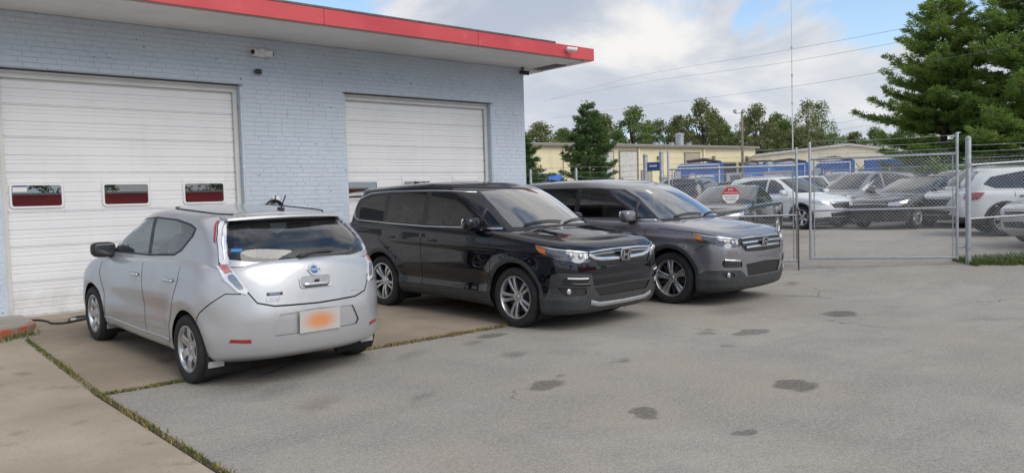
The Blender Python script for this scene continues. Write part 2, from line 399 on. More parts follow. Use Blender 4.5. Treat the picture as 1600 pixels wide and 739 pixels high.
# kerb island with red painted edge
kp = [(2.02, 12.53), (2.02, 11.62), (1.99, 11.42), (1.90, 11.24), (1.75, 11.10), (1.5, 10.95), (1.1, 10.78), (.5, 10.64), (-4, 10.5), (-4, 12.53)]
M_kerb = concrete_mat('kerb_concrete', (.30, .27, .23), (.40, .36, .31), .3)
kr = thing('kerb_island', 'low concrete kerb island with faded red painted edge beside the left garage door', 'kerb', (0, 0, 0))
MB().prism([(x, y) for x, y in kp], lambda u, v, k: (u, v, .0 if k == 0 else .215)).build('concrete_base', M_kerb, kr)
red = MB(); e = kp[1:9]
M_redkerb = NT('red_kerb_paint'); _c = M_redkerb.mix(M_redkerb.ramp(M_redkerb.noise(9, 5), .42, .6), (.42, .10, .055), (.26, .20, .15)); M_redkerb.bsdf(Base_Color=_c, Roughness=.8); M_redkerb = M_redkerb.m
for i in range(len(e)-1):
    (x0, y0), (x1, y1) = e[i], e[i+1]; d = Vector((x1-x0, y1-y0, 0)); nrm = Vector((-d.y, d.x, 0)).normalized()
    if nrm.y > 0: nrm = -nrm
    a = [Vector((x0, y0, 0)), Vector((x1, y1, 0))]
    red.add([a[0]+nrm*.012+Vector((0, 0, .12)), a[1]+nrm*.012+Vector((0, 0, .12)), a[1]+nrm*.012+Vector((0, 0, .217)), a[0]+nrm*.012+Vector((0, 0, .217)), a[0]-nrm*.07+Vector((0, 0, .22)), a[1]-nrm*.07+Vector((0, 0, .22))], [(0, 1, 2, 3), (3, 2, 5, 4)])
red.build('painted_edge', M_redkerb, kr)
# cable on the apron
cp = [(1.96, 12.25), (2.15, 12.12), (2.22, 11.85), (2.22, 11.6), (2.36, 11.5), (2.62, 11.75), (2.78, 11.98), (2.6, 11.98), (2.45, 11.8), (2.5, 11.62), (2.7, 11.72), (2.95, 11.9), (3.05, 12.15), (3.4, 12.3)]
def smooth_path(p, n=6):
    out = []
    for i in range(len(p)-1):
        a, b, c, d = [Vector(p[min(max(j, 0), len(p)-1)]) for j in (i-1, i, i+1, i+2)]
        for k in range(n):
            t = k/n; out.append(.5*((2*b)+(c-a)*t+(2*a-5*b+4*c-d)*t*t+(-a+3*b-3*c+d)*t**3))
    return out + [Vector(p[-1])]
cb = thing('power_cable', 'black power cable lying loose on the concrete by the left garage door', 'cable', (0, 0, 0))
MB().tube([(p.x, p.y, G(p.x, p.y)+.022) for p in smooth_path([(a, b, 0) for a, b in cp])], .013, 6).build('cord', M_black_plastic, cb, smooth=True)
MB().box((2.47, 11.62, G(2.4, 11.6)+.04), (.07, .03, .03), .4, .006).build('white_plug', M_white, cb)

# ------------------------------------------------------------------ garage building
def brick_mat():
    n = NT('blue_grey_painted_brick'); oi = n.N('ShaderNodeObjectInfo'); geo = n.N('ShaderNodeNewGeometry')
    base = (.525, .59, .668)
    c = n.mix(n.ramp(n.noise(.7, 4, vec=geo.outputs['Position']), .3, .7), sc(base, .93), sc(base, 1.05))
    c = n.mix(n.math('MULTIPLY', n.ramp(n.noise(7, 3, vec=geo.outputs['Position']), .35, .7), .22), c, (.47, .52, .59))
    c = n.mix(n.ramp(geo.outputs['Random Per Island'], 0, 1, 0, .16), c, (.60, .65, .69))
    c = n.mix(n.math('MULTIPLY', oi.outputs['Random'], .10), c, (.45, .51, .58))
    chip = n.ramp(n.noise(13, 1, vec=geo.outputs['Position'], off=(3, 3, 3)), .735, .752); c = n.mix(n.math('MULTIPLY', chip, .9), c, (.06, .065, .075))
    pink = n.ramp(n.noise(2.2, 3, vec=geo.outputs['Position'], off=(8, 1, 4)), .62, .74); c = n.mix(n.math('MULTIPLY', pink, .25), c, (.60, .56, .61))
    n.bsdf(Base_Color=c, Roughness=.62, Specular_IOR_Level=.35); n.bump(n.noise(45, 4, vec=geo.outputs['Position']), .35, .004); return n.m
def door_mat():
    n = NT('door_white'); geo = n.N('ShaderNodeNewGeometry'); P = geo.outputs['Position']; sp = n.N('ShaderNodeSeparateXYZ'); n.L(P, sp.inputs[0])
    c = n.mix(n.ramp(n.noise(1.3, 4, vec=P), .3, .7), (.73, .73, .745), (.78, .78, .79))
    st = n.ramp(n.noise(1, 5, vec=P, stretch=(7, 1, .35), rough=.6), .54, .78); c = n.mix(n.math('MULTIPLY', st, .16), c, (.52, .51, .49))
    low = n.math('MULTIPLY', n.ramp(sp.outputs['Z'], .75, .15), n.ramp(n.noise(3, 6, vec=P, rough=.7), .35, .7)); c = n.mix(n.math('MULTIPLY', low, .55), c, (.36, .33, .29))
    sm_ = n.ramp(n.noise(5, 5, vec=P, off=(2, 0, 5)), .66, .78); c = n.mix(n.math('MULTIPLY', sm_, .18), c, (.45, .44, .43))
    n.bsdf(Base_Color=c, Roughness=.42); n.bump(n.noise(1.6, 2, vec=P), .15, .02); return n.m
M_brick = brick_mat()
M_mortar = mat('painted_mortar', (.50, .57, .645), .8, var=.12, scale=3, bump=.3)
M_door = door_mat()
M_trim = mat('trim_white', (.62, .62, .60), .5, var=.05, scale=2)
M_soffit = mat('soffit_white', (.78, .775, .76), .7, var=.06, scale=1.1)
def fascia_mat():
    n = NT('red_fascia'); c = n.mix(n.ramp(n.noise(.8, 4), .3, .7), (.50, .045, .06), (.60, .075, .085)); st = n.noise(1, 4, stretch=(9, 1, .6)); c = n.mix(n.math('MULTIPLY', n.ramp(st, .55, .75), .25), c, (.36, .10, .10)); c = n.mix(n.math('MULTIPLY', n.ramp(n.noise(3, 6, rough=.7, off=(4, 4, 4)), .58, .72), .4), c, (.66, .20, .19))
    n.bsdf(Base_Color=c, Roughness=.5); n.bump(n.noise(1.2, 3), .2, .02); return n.m
M_fascia = fascia_mat(); M_metal_edge = mat('roof_edge_metal', (.13, .12, .12), .5, .3, var=.2)
D1, D2 = (1.87, 5.27), (7.14, 10.55); DOOR_TOP, DOOR_BOT, DOOR_Y = 3.56, .135, 12.72
bld = thing('garage_building', 'single storey garage of pale blue painted brick with flat red edged roof', 'building', (4, 14, 0))
bld.location = (0, 0, 0)
core = MB(); XL = -7.0; YB = 21.0; by = WALL_Y+.0025
for (x0, x1, z0, z1) in ((XL, D1[0]+.012, -.05, SOFFIT), (D1[0]+.012, D1[1]-.012, DOOR_TOP+.012, SOFFIT), (D1[1]-.012, D2[0]+.012, -.05, SOFFIT), (D2[0]+.012, D2[1]-.012, DOOR_TOP+.012, SOFFIT), (D2[1]-.012, X_END-.012, -.05, SOFFIT)):
    core.box(((x0+x1)/2, by+.14, (z0+z1)/2), (x1-x0, .28, z1-z0))
wall = core.build('front_wall', M_mortar, bld)
side = MB().box((X_END-.012-.14, (by+.28+YB)/2, SOFFIT/2), (.28, YB-by-.28, SOFFIT+.1)).build('side_wall', M_mortar, bld)
MB().box(((XL+X_END)/2-.2, YB+.1, SOFFIT/2), (X_END-XL-.5, .2, SOFFIT)).build('rear_wall', M_mortar, bld)
MB().box((XL+.1, (by+.3+YB)/2, SOFFIT/2), (.2, YB-by-.5, SOFFIT)).build('side_wall', M_mortar, bld)
# bricks
BL, BH, GJ = .236, .0757, .0065
def brick_mesh(L_, k, mirror=False):
    rr = random.Random(100+k); c = .005; hx, hz = (L_-GJ)/2, (BH-GJ)/2; j = lambda: rr.uniform(-.0016, .0016)
    v = [(-hx+j(), 0, -hz+j()), (hx+j(), 0, -hz+j()), (hx+j(), 0, hz+j()), (-hx+j(), 0, hz+j())]
    f1 = [(x, .001, z) for x, _, z in v]; d = rr.uniform(-.0015, .0015)
    f2 = [(x*(1-c/hx), -.0035+d+j()*.4, z*(1-c/hz)) for x, _, z in v]
    vs_ = [(x, .010, z) for x, _, z in v] + f1 + f2; fs = []
    for a in (0, 4): fs += [(a+i, a+(i+1) % 4, a+4+(i+1) % 4, a+4+i) for i in range(4)]
    fs.append((8, 9, 10, 11)); return vs_, fs
bricks = []
rr = random.Random(3)
ncourse = int((SOFFIT-.02)/BH)
for j in range(ncourse):
    z = .02+BH*(j+.5); x = -1.2 + (.5*BL if j % 2 else 0) + rr.choice((0, 0, .06, -.06)); 
    while x < X_END:
        x1 = min(x+BL, X_END); segs = [(x, x1)]
        for (d0, d1) in (D1, D2):
            if z-BH/2 < DOOR_TOP-.01:
                ns = []
                for (a, b) in segs:
                    if b <= d0 or a >= d1: ns.append((a, b))
                    else:
                        if a < d0: ns.append((a, d0))
                        if b > d1: ns.append((d1, b))
                segs = ns
        for (a, b) in segs:
            if b-a > .045: bricks.append(((a+b)/2, z, b-a))
        x += BL
def seen(x, z):
    d = Vector((x, WALL_Y, z-CAM_H)); k = d.dot(CF); px = 800+FPX*d.dot(CX)/k; py = 369.5-FPX*d.dot(CU)/k
    return 2 < px < 1598 and 2 < py < 735 and not (z < 1.55 and x > 2.1)
full = [b for b in bricks if abs(b[2]-BL) < 1e-6 and seen(b[0], b[1])]
full.sort(key=lambda b: b[0]**2+WALL_Y**2+(b[1]-CAM_H)**2)
pick = set(full[:300])
bm_ = []
for k in range(6):
    v, f = brick_mesh(BL, k); me = bpy.data.meshes.new('brick'); me.from_pydata(v, [], f); me.materials.append(M_brick); bm_.append(me)
rest = MB()
for i, b in enumerate(bricks):
    if b in pick:
        obj('brick', bm_[i % 6], wall, (b[0], WALL_Y, b[1]))
    else:
        v, f = brick_mesh(b[2], i); rest.add([(p[0]+b[0], p[1]+WALL_Y, p[2]+b[1]) for p in v], f)
tag(rest.build('brick_field', M_brick, wall, fix=False), kind='stuff')
# the reveals beside the doors and the flank of the building
fl = MB()
for j in range(ncourse):
    z = .02+BH*(j+.5)
    for (xw, s) in ((D1[0]+.012, 1), (D1[1]-.012, -1), (D2[0]+.012, 1), (D2[1]-.012, -1)):
        if z+BH/2 < DOOR_TOP+.02:
            hz = (BH-GJ)/2; fl.box((xw+s*.0035, WALL_Y+.08, z), (.009, .15, 2*hz))
    y = WALL_Y+.014 + (.12 if j % 2 else 0)
    while y < YB:
        y1 = min(y+BL, YB); hz = (BH-GJ)/2
        fl.box((X_END-.012, (y+y1)/2, z), (.024, y1-y-GJ, 2*hz)); y += BL
tag(fl.build('brick_field', M_brick, side), kind='stuff')
# doors
def panel_profile(h):
    p = [(0, .0)]
    def groove(z, w, d): p.extend([(z-w, 0), (z-w*.45, d), (z+w*.45, d), (z+w, 0)])
    for z, w, d in ((.012, .010, .012), (h*.245, .011, .005), (h*.37, .009, .004), (h*.5, .011, .012), (h*.745, .011, .005), (h*.87, .009, .004)):
        groove(z, w, d)
    p.append((h, 0)); return sorted(p, key=lambda q: q[0])
ZB = [.15, .63, 1.12, 1.60, 2.15, 2.64, 3.09, 3.54]
def pane_mat():
    n = NT('garage_pane'); b = n.bsdf(Base_Color=(.012, .014, .016), Roughness=.015, Specular_IOR_Level=.9, Coat_Weight=1.0, Coat_Roughness=.0, Coat_IOR=2.7)
    n.bump(n.noise(2.5, 2), .02, .01); return n.m
M_pane = pane_mat()
def garage_door(dx, wins, sticker):
    x0, x1 = dx; fr = MB(); w = .075
    for xa in (x0+.02+w/2, x1-.02-w/2): fr.box((xa, DOOR_Y-.035, (DOOR_BOT+DOOR_TOP)/2), (w, .05, DOOR_TOP-DOOR_BOT-.01), ch=.006)
    fr.box(((x0+x1)/2, DOOR_Y-.035, DOOR_TOP-.06), (x1-x0-.045, .052, .10), ch=.006); fr.box(((x0+x1)/2, DOOR_Y-.07, DOOR_TOP-.022), (x1-x0-.045, .03, .035), ch=.006)
    dr = fr.build('garage_door', M_trim, bld)
    a, b = x0+.09, x1-.09
    for i in range(7):
        z0, z1 = ZB[i], ZB[i+1]; pr = panel_profile(z1-z0-.004); m = MB(); ins = .03
        vs_ = []; fs = []
        for x in (a, b): vs_ += [(x, DOOR_Y+d, z0+z) for z, d in pr]
        k = len(pr); fs = [(j, k+j, k+j+1, j+1) for j in range(k-1)]
        m.add(vs_, fs); m.add([(a, DOOR_Y, z0), (a, DOOR_Y+.04, z0), (b, DOOR_Y+.04, z0), (b, DOOR_Y, z0)], [(0, 1, 2, 3)])
        m.build('panel', M_door, dr, fix=False)
        # stile at the panel's right end
    for (wx0, wx1) in wins:
        f = MB(); cx_, cz = (wx0+wx1)/2, 1.835; W_, H_ = wx1-wx0, .29; t = .032
        outer = rounded(W_/2+t, H_/2+t, .05); inner = rounded(W_/2, H_/2, .03); n = len(outer)
        vs_ = [(cx_+u, DOOR_Y-.001, cz+v) for u, v in outer] + [(cx_+u*.985, DOOR_Y-.02, cz+v*.98) for u, v in outer] + [(cx_+u, DOOR_Y-.02, cz+v) for u, v in inner] + [(cx_+u, DOOR_Y+.002, cz+v) for u, v in inner]
        fs = []
        for q in range(3): fs += [(q*n+i, q*n+(i+1) % n, (q+1)*n+(i+1) % n, (q+1)*n+i) for i in range(n)]
        f.add(vs_, fs); f.build('window_frame', M_door, dr)
        p = MB(); p.add([(cx_+u*1.01, DOOR_Y-.0045, cz+v*1.01) for u, v in inner], [tuple(range(n))]); p.build('pane', M_pane, dr)
        for s in (-1, 1):
            MB().box((cx_+s*(W_/2+t+.004), DOOR_Y-.004, cz), (.006, .008, .5)).build('stile', M_door, dr)
    if sticker:
        sx = wins[0][0]; MB().box((sx+.10, DOOR_Y-.007, 1.935), (.17, .003, .085)).build('sticker', M_white, dr)
        MB().box((sx+.10, DOOR_Y-.009, 1.967), (.17, .003, .02)).build('sticker_band', mat('sticker_blue', (.10, .12, .32), .5), dr)
    MB().box(((a+b)/2, DOOR_Y+.01, .141), (b-a, .05, .02), ch=.004).build('bottom_seal', M_black_plastic, dr)
    return dr
def rounded(hw, hh, r, n=5):
    out = []
    for (sx, sy, a0) in ((1, 1, 0), (-1, 1, 90), (-1, -1, 180), (1, -1, 270)):
        for k in range(n+1):
            a = R(a0+90*k/n); out.append((sx*(hw-r)+r*math.cos(a), sy*(hh-r)+r*math.sin(a)))
    return out
garage_door(D1, [(2.03, 2.64), (3.20, 3.81), (4.36, 4.97)], True)
garage_door(D2, [(7.24, 7.85), (8.45, 9.06), (9.66, 10.27)], False)
# lintel drip strip over the doors
for (x0, x1) in (D1, D2): MB().box(((x0+x1)/2, WALL_Y-.006, DOOR_TOP-.003), (x1-x0+.06, .03, .008)).build('lintel_strip', M_black_plastic, bld)
# roof
RX1, RY0, FB, FT = 12.13, 11.10, 4.355, 4.60
roof = MB().box(((XL+RX1)/2, (RY0+.06+YB+.5)/2, 4.5), (RX1-XL-.06, YB+.5-RY0-.06, .2)).build('roof', mat('roof_membrane', (.20, .20, .20), .9), bld)
MB().box(((XL+RX1)/2-.12, RY0+.05+.72, SOFFIT-.002), (RX1-XL-.3, 1.34, .03)).build('soffit', M_soffit, roof)
MB().box((RX1-.12, RY0+.75, SOFFIT-.001), (.18, 1.38, .026)).build('soffit_strip', M_soffit, roof)
MB().box((RX1-.30, (WALL_Y+YB)/2+.02, SOFFIT-.004), (.56, YB-WALL_Y-.04, .03)).build('soffit', M_soffit, roof)
MB().box((RX1-.34, RY0+.98, SOFFIT-.022), (.30, .72, .012)).build('soffit_vent', M_dark_trim, roof)
x = RX1; k = 0
while x > XL:
    L_ = 3.05; x0 = max(x-L_, XL); m = MB(); m.box(((x+x0)/2, RY0+.015, (FB+FT)/2), (x-x0-.006, .03, FT-FB), ch=.003)
    m.build('fascia_panel', M_fascia, roof); x = x0; k += 1
MB().box((RX1-.015, (RY0+.04+YB)/2, (FB+FT)/2-.001), (.03, YB-RY0-.04, FT-FB-.004), ch=.003).build('fascia_panel', M_fascia, roof)
MB().box(((XL+RX1)/2-.55, RY0+.03, FT+.018), (RX1-XL-1.1, .075, .035), ch=.005).build('drip_edge', M_metal_edge, roof)

# things fixed to the building
def sec_cam(loc):
    t = thing('security_camera', 'white twin lens security camera on the brick wall above the garage doors', 'camera', loc)
    MB().box((0, -.03, 0), (.13, .06, .14), ch=.012).build('mount_box', M_white, t)
    for s in (-1, 1):
        MM = Matrix.Translation((s*.11, -.07, -.01)) @ Matrix.Rotation(s*R(58), 4, 'Z')
        MB().lathe([(0, .07), (.045, .07), (.058, .05), (.06, -.04), (.055, -.07), (.042, -.075), (.0, -.06)], n=20, M=MM).build('housing', M_white, t, smooth=True, angle=40)
        MB().lathe([(0, -.068), (.038, -.068), (.040, -.078), (.0, -.072)], n=16, M=MM).build('lens', M_black_plastic, t, smooth=True)
sec_cam((5.62, WALL_Y-.012, 4.10))
t = thing('wall_sensor', 'small dark floodlight sensor below the twin camera on the wall', 'sensor', (5.56, WALL_Y-.012, 3.79))
MB().box((0, -.02, 0), (.10, .04, .10), ch=.008).build('housing', M_trim, t); MB().box((.0, -.055, 0), (.085, .035, .085), ch=.01).build('lens', M_black_plastic, t); MB().box((-.055, -.045, 0), (.025, .04, .07), ch=.006).build('side_lens', M_dark_trim, t)
def bullet(name, label, loc, rz, tilt, m, base):
    t = thing(name, label, 'camera', loc); MM = Matrix.Rotation(rz, 4, 'Z') @ Matrix.Rotation(tilt, 4, 'X')
    MB().lathe([(0, .08), (.038, .08), (.042, .06), (.042, -.08), (.05, -.10), (.046, -.12), (.03, -.11), (0, -.10)], n=18, M=MM).build('housing', m, t, smooth=True, angle=40)
    MB().lathe([(0, -.104), (.035, -.112), (.0, -.118)], n=14, M=MM).build('lens', M_black_plastic, t)
    MB().tube([(0, 0, 0), tuple(base)], .014, 8).build('arm', m, t); MB().lathe([(0, 0), (.04, 0), (.04, .014), (0, .014)], c=base, axis='z' if abs(base[2]) > abs(base[1]) else 'y', n=14).build('base', m, t)
bullet('security_camera', 'white bullet camera on the red roof edge near its right end', (11.35, RY0-.10, 4.50), R(55), R(8), M_white, (0, .088, .0))
bullet('security_camera', 'dark bullet camera under the soffit at the wall corner', (11.36, WALL_Y-.13, SOFFIT-.12), R(40), R(10), M_black_plastic, (0, .02, .088))
t = thing('hose_hanger', 'black coil of hose hung on the brick wall behind the silver car', 'hose', (5.70, WALL_Y-.02, 1.54))
hp = MB()
for q in range(4): hp.tube([(math.cos(a)*(.14+q*.008), -.05-.018*q, math.sin(a)*(.13+q*.007)) for a in [i*2*math.pi/20 for i in range(20)]], .014, 6, closed=True)
hp.build('hose_coil', M_black_plastic, t, smooth=True); MB().tube([(0, 0, .1), (0, -.12, .1), (0, -.14, .16), (.02, -.12, .22)], .012, 6).build('hook', M_black_plastic, t); MB().box((.07, -.02, .17), (.13, .03, .07), ch=.006).build('plate', M_white, t)
# ------------------------------------------------------------------ car surfaces
def pchip(x, y, q):
    """monotone cubic along axis 0"""
    x = np.asarray(x, float); y = np.asarray(y, float); q = np.asarray(q, float)
    h = np.diff(x); sh = (-1,)+(1,)*(y.ndim-1); hh = h.reshape(sh); d = np.diff(y, axis=0)/hh; m = np.zeros_like(y)
    if len(x) > 2:
        w1 = (2*h[1:]+h[:-1]).reshape(sh); w2 = (h[1:]+2*h[:-1]).reshape(sh); a, b = d[:-1], d[1:]
        with np.errstate(divide='ignore', invalid='ignore'): t = (w1+w2)/(w1/a+w2/b)
        m[1:-1] = np.where(a*b > 0, t, 0)
    m[0], m[-1] = d[0], d[-1]
    i = np.clip(np.searchsorted(x, q, side='right')-1, 0, len(x)-2); t = ((q-x[i])/h[i]).reshape((-1,)+(1,)*(y.ndim-1)); H = h[i].reshape(t.shape)
    return (2*t**3-3*t**2+1)*y[i]+(t**3-2*t**2+t)*H*m[i]+(-2*t**3+3*t**2)*y[i+1]+(t**3-t**2)*H*m[i+1]
def curve(pts): xs_, ys_ = zip(*sorted(pts)); return lambda q: pchip(xs_, np.array(ys_, float), np.clip(np.asarray(q, float), xs_[0], xs_[-1]))
class Ring:
    """half (y >= 0) of a body shell: rows of rounded plan curves, front centre -> side -> rear centre, bottom -> top"""
    NF, NS, NR = 44, 90, 44
    def __init__(s, rows, nv=52, post=None):
        def quarter(n, num):
            t = np.linspace(0, 1, num+1); th = np.where(t < .5, math.pi/4*(2*t)**(n/2), math.pi/2-math.pi/4*(2*(1-t))**(n/2))
            return np.cos(th)**(2/n), np.sin(th)**(2/n)
        K = []
        for r in rows:
            w = r['w']; cf, sf = quarter(r.get('nf', 2.7), s.NF); cr_, sr_ = quarter(r.get('nr', 2.9), s.NR); lf, lr = r['lf'], r['lr']
            xa, xb = r['xf']-lf, r['xr']+lr
            X = np.concatenate([xa+lf*cf, np.linspace(xa, xb, s.NS+1)[1:-1], (xb-lr*cr_)[::-1]]); Y = np.concatenate([w*sf, np.full(s.NS-1, w), (w*sr_)[::-1]])
            tp = r.get('tap', 0.0); mid = (xa+xb)/2; half = (r['xf']-r['xr'])/2; Y = Y*(1-tp*np.abs((X-mid)/half)**2.5)
            if 'tr' in r: Y = Y*(1-r['tr']*np.clip((mid-X)/half, 0, 1)**1.6)
            z = r['z']; Z = np.full_like(X, z) if isinstance(z, (int, float)) else curve(z)(X)
            K.append(np.stack([X, Y, Z], 1))
        K = np.array(K); dist = np.linalg.norm(np.diff(K[:, s.NF+s.NS//2], axis=0), axis=1)*.6+np.linalg.norm(np.diff(K[:, 0], axis=0), axis=1)*.4+1e-4
        v = np.concatenate([[0], np.cumsum(dist)]); s.T = v[-1]
        P = pchip(v, K, np.linspace(0, v[-1], nv))
        if post: P = post(P)
        s.P = P; s.nv, s.nc = P.shape[:2]
        du = np.gradient(P, axis=1); dv = np.gradient(P, axis=0); N = np.cross(dv, du); l = np.linalg.norm(N, axis=2, keepdims=True); N = N/np.maximum(l, 1e-9)
        ctr = P - np.array([P[..., 0].mean(), 0, P[..., 2].mean()])
        if (N*ctr).sum(2).mean() < 0: N = -N
        N[:, 0, 1] = 0; N[:, -1, 1] = 0; N /= np.linalg.norm(N, axis=2, keepdims=True); s.N = N
        ref = P[nv//2]; s.S = np.concatenate([[0], np.cumsum(np.linalg.norm(np.diff(ref, axis=0), axis=1))])
        s.cF, s.cR = s.NF, s.NF+s.NS
    def ev(s, c, v, A=None):
        A = s.P if A is None else A
        c = np.clip(np.asarray(c, float), 0, s.nc-1.0001); v = np.clip(np.asarray(v, float), 0, s.nv-1.0001); i = c.astype(int); j = v.astype(int); a = (c-i)[..., None]; b = (v-j)[..., None]
        return (A[j, i]*(1-a)+A[j, i+1]*a)*(1-b)+(A[j+1, i]*(1-a)+A[j+1, i+1]*a)*b
    def pn(s, st):
        st = np.asarray(st, float); c = np.interp(st[:, 0], s.S, np.arange(s.nc)); v = st[:, 1]/s.T*(s.nv-1)
        n = s.ev(c, v, s.N); n /= np.maximum(np.linalg.norm(n, axis=1, keepdims=True), 1e-9); return s.ev(c, v), n
    def loc(s, kind, val, z):
        idx = np.arange(s.nc); c = {'f': s.cF*.5, 's': (s.cF+s.cR)/2, 'r': (s.cR+s.nc)/2}[kind]
        for _ in range(7):
            i = min(int(c), s.nc-2); a = c-i; zc = s.P[:, i, 2]*(1-a)+s.P[:, i+1, 2]*a
            v = float(np.interp(z, np.maximum.accumulate(zc + np.arange(s.nv)*1e-7), np.arange(s.nv)))
            j = min(int(v), s.nv-2); b = v-j; row = s.P[j]*(1-b)+s.P[j+1]*b
            if kind == 's': c2 = float(np.interp(-val, -row[:, 0]+idx*1e-9, idx))
            elif kind == 'f': c2 = float(np.interp(val, row[:s.cF+6, 1], idx[:s.cF+6]))
            else: c2 = float(np.interp(-val, -row[s.cR-6:, 1], idx[s.cR-6:]))
            c = c2
        return (float(np.interp(c, idx, s.S)), v/(s.nv-1)*s.T)
    def poly(s, pts, smooth=0, step=.05, closed=True):
        """pts: (kind, value, z) with kind f(ront: y), s(ide: x), r(ear: y), or raw ('st', s, t)"""
        out = []; n = len(pts)
        if smooth:
            same = len({p[0] for p in pts}) == 1
        for i in range(n if closed else n-1):
            a, b = pts[i], pts[(i+1) % n]
            if a[0] == b[0] and a[0] != 'st':
                k = max(1, int(math.hypot(a[1]-b[1], a[2]-b[2])/step))
                out += [s.loc(a[0], a[1]+(b[1]-a[1])*q/k, a[2]+(b[2]-a[2])*q/k) for q in range(k)]
            else:
                A_ = s.loc(*a) if a[0] != 'st' else a[1:]; B_ = s.loc(*b) if b[0] != 'st' else b[1:]; k = max(1, int(math.hypot(A_[0]-B_[0], A_[1]-B_[1])/step))
                out += [(A_[0]+(B_[0]-A_[0])*q/k, A_[1]+(B_[1]-A_[1])*q/k) for q in range(k)]
        if not closed:
            a = pts[-1]; out.append(s.loc(*a) if a[0] != 'st' else a[1:])
        for _ in range(smooth):
            q = []; m = len(out)
            if closed:
                for i in range(m): (x0, y0), (x1, y1) = out[i], out[(i+1) % m]; q += [(x0*.75+x1*.25, y0*.75+y1*.25), (x0*.25+x1*.75, y0*.25+y1*.75)]
            else:
                q = [out[0]]
                for i in range(m-1): (x0, y0), (x1, y1) = out[i], out[i+1]; q += [(x0*.75+x1*.25, y0*.75+y1*.25), (x0*.25+x1*.75, y0*.25+y1*.75)]
                q.append(out[-1])
            out = q
        return [(min(max(x, 0), s.S[-1]), min(max(y, 0), s.T)) for x, y in out]
def inside(poly, pts):
    x, y = pts[:, 0], pts[:, 1]; r = np.zeros(len(pts), bool); n = len(poly)
    for i in range(n):
        (x0, y0), (x1, y1) = poly[i], poly[(i+1) % n]
        if y0 == y1: continue
        r ^= ((y0 > y) != (y1 > y)) & (x < (x1-x0)*(y-y0)/(y1-y0)+x0)
    return r
def dedupe(poly, eps=1e-4):
    o = []
    for p in poly:
        if not o or math.hypot(p[0]-o[-1][0], p[1]-o[-1][1]) > eps: o.append(p)
    if len(o) > 2 and math.hypot(o[0][0]-o[-1][0], o[0][1]-o[-1][1]) < eps: o.pop()
    return o
def cdt(pts, loops):
    vs_ = [Vector(p) for p in pts]; es = []
    for lp in loops:
        k = len(vs_); vs_ += [Vector(p) for p in lp]; es += [(k+i, k+(i+1) % len(lp)) for i in range(len(lp))]
    r = delaunay_2d_cdt(vs_, es, [], 0, 1e-6); return np.array([(v.x, v.y) for v in r[0]]), [tuple(f) for f in r[2]]
def mesh_pn(name, P, N, faces, m, mirror):
    """mesh from points with given normals; mirror: 'L' keep, 'R' flip to y < 0, 'B' both"""
    P = np.asarray(P); N = np.asarray(N); f = np.array(faces); 
    tri = P[f[:, :3]]; fn = np.cross(tri[:, 1]-tri[:, 0], tri[:, 2]-tri[:, 0]); s_ = (fn*N[f[:, 0]]).sum(1) < 0; f = f.copy(); f[s_] = f[s_][:, ::-1]
    Vs, Ns, Fs = [], [], []
    if mirror in 'LB': Vs.append(P); Ns.append(N); Fs.append(f)
    if mirror in 'RB':
        k = sum(len(v) for v in Vs); q = np.array([1, -1, 1]); Vs.append(P*q); Ns.append(N*q); Fs.append(f[:, ::-1]+k)
    V = np.concatenate(Vs); Nn = np.concatenate(Ns); F = np.concatenate(Fs)
    me = bpy.data.meshes.new(name); me.from_pydata([tuple(v) for v in V], [], [tuple(int(i) for i in q) for q in F]); me.materials.append(m)
    me.polygons.foreach_set('use_smooth', [True]*len(me.polygons)); me.normals_split_custom_set_from_vertices([tuple(n) for n in Nn]); me.update(); return me
def with_skirt(P, N, tris, depth):
    """adds a rim that runs inwards from the patch's outline"""
    cnt = {}
    for t in tris:
        for i in range(3):
            e = (t[i], t[(i+1) % 3]); k = (min(e), max(e)); cnt[k] = cnt.get(k, 0)+1
    P = list(P); N = list(N); tr = list(tris); mp = {}
    for (a, b), c in cnt.items():
        if c == 1:
            q = []
            for i in (a, b):
                if i not in mp:
                    mp[i] = (len(P), len(P)+1); P.append(P[i]); N.append(N[i]); P.append(P[i]-N[i]*depth); N.append(N[i])
                q.append(mp[i])
            d = P[b]-P[a]; nn = np.cross(d, N[a]); nn = nn/max(np.linalg.norm(nn), 1e-9)
            tr += [(q[0][0], q[1][0], q[1][1]), (q[0][0], q[1][1], q[0][1])]
    return np.array(P), np.array(N), tr
class Shell:
    """a Ring cut into pieces along outlines"""
    def __init__(s, ring, cu=1, cv=2):
        s.r = ring; s.specs = []; s.cu, s.cv = cu, cv
    def piece(s, key, pts, smooth=0, raw=False): s.specs.append((key, dedupe(pts if raw else s.r.poly(pts, smooth)))); return s
    def cut(s):
        r = s.r; cols = np.unique(np.concatenate([np.arange(0, r.nc, s.cu), [r.nc-1]])); rows = np.unique(np.concatenate([np.arange(0, r.nv, s.cv), [r.nv-1]]))
        tt = rows/(r.nv-1)*r.T; pts = [(float(x), float(y)) for x in r.S[cols] for y in tt]
        V, F = cdt(pts, [p for _, p in s.specs]); fa = np.array(F); cen = V[fa].mean(1); own = np.full(len(F), -1)
        for k in range(len(s.specs)-1, -1, -1): own[inside(s.specs[k][1], cen)] = k
        P, N = r.pn(V); s.res = {}
        for k in range(-1, len(s.specs)):
            key = 'rest' if k < 0 else s.specs[k][0]; sel = fa[own == k]
            if len(sel): s.res.setdefault(key, []).append(sel)
        s.P, s.N = P, N
        for k in s.res: s.res[k] = np.concatenate(s.res[k])
        return s
    def mesh(s, key, name, m, mirror='B', off=0.0, skirt=0.0):
        if key not in s.res: return None
        f = s.res[key]; u, inv = np.unique(f, return_inverse=True); f = inv.reshape(f.shape); P, N = s.P[u], s.N[u]; P = P+N*off
        if skirt: P, N, f = with_skirt(P, N, [tuple(t) for t in f], skirt); 
        return mesh_pn(name, P, N, f, m, mirror)
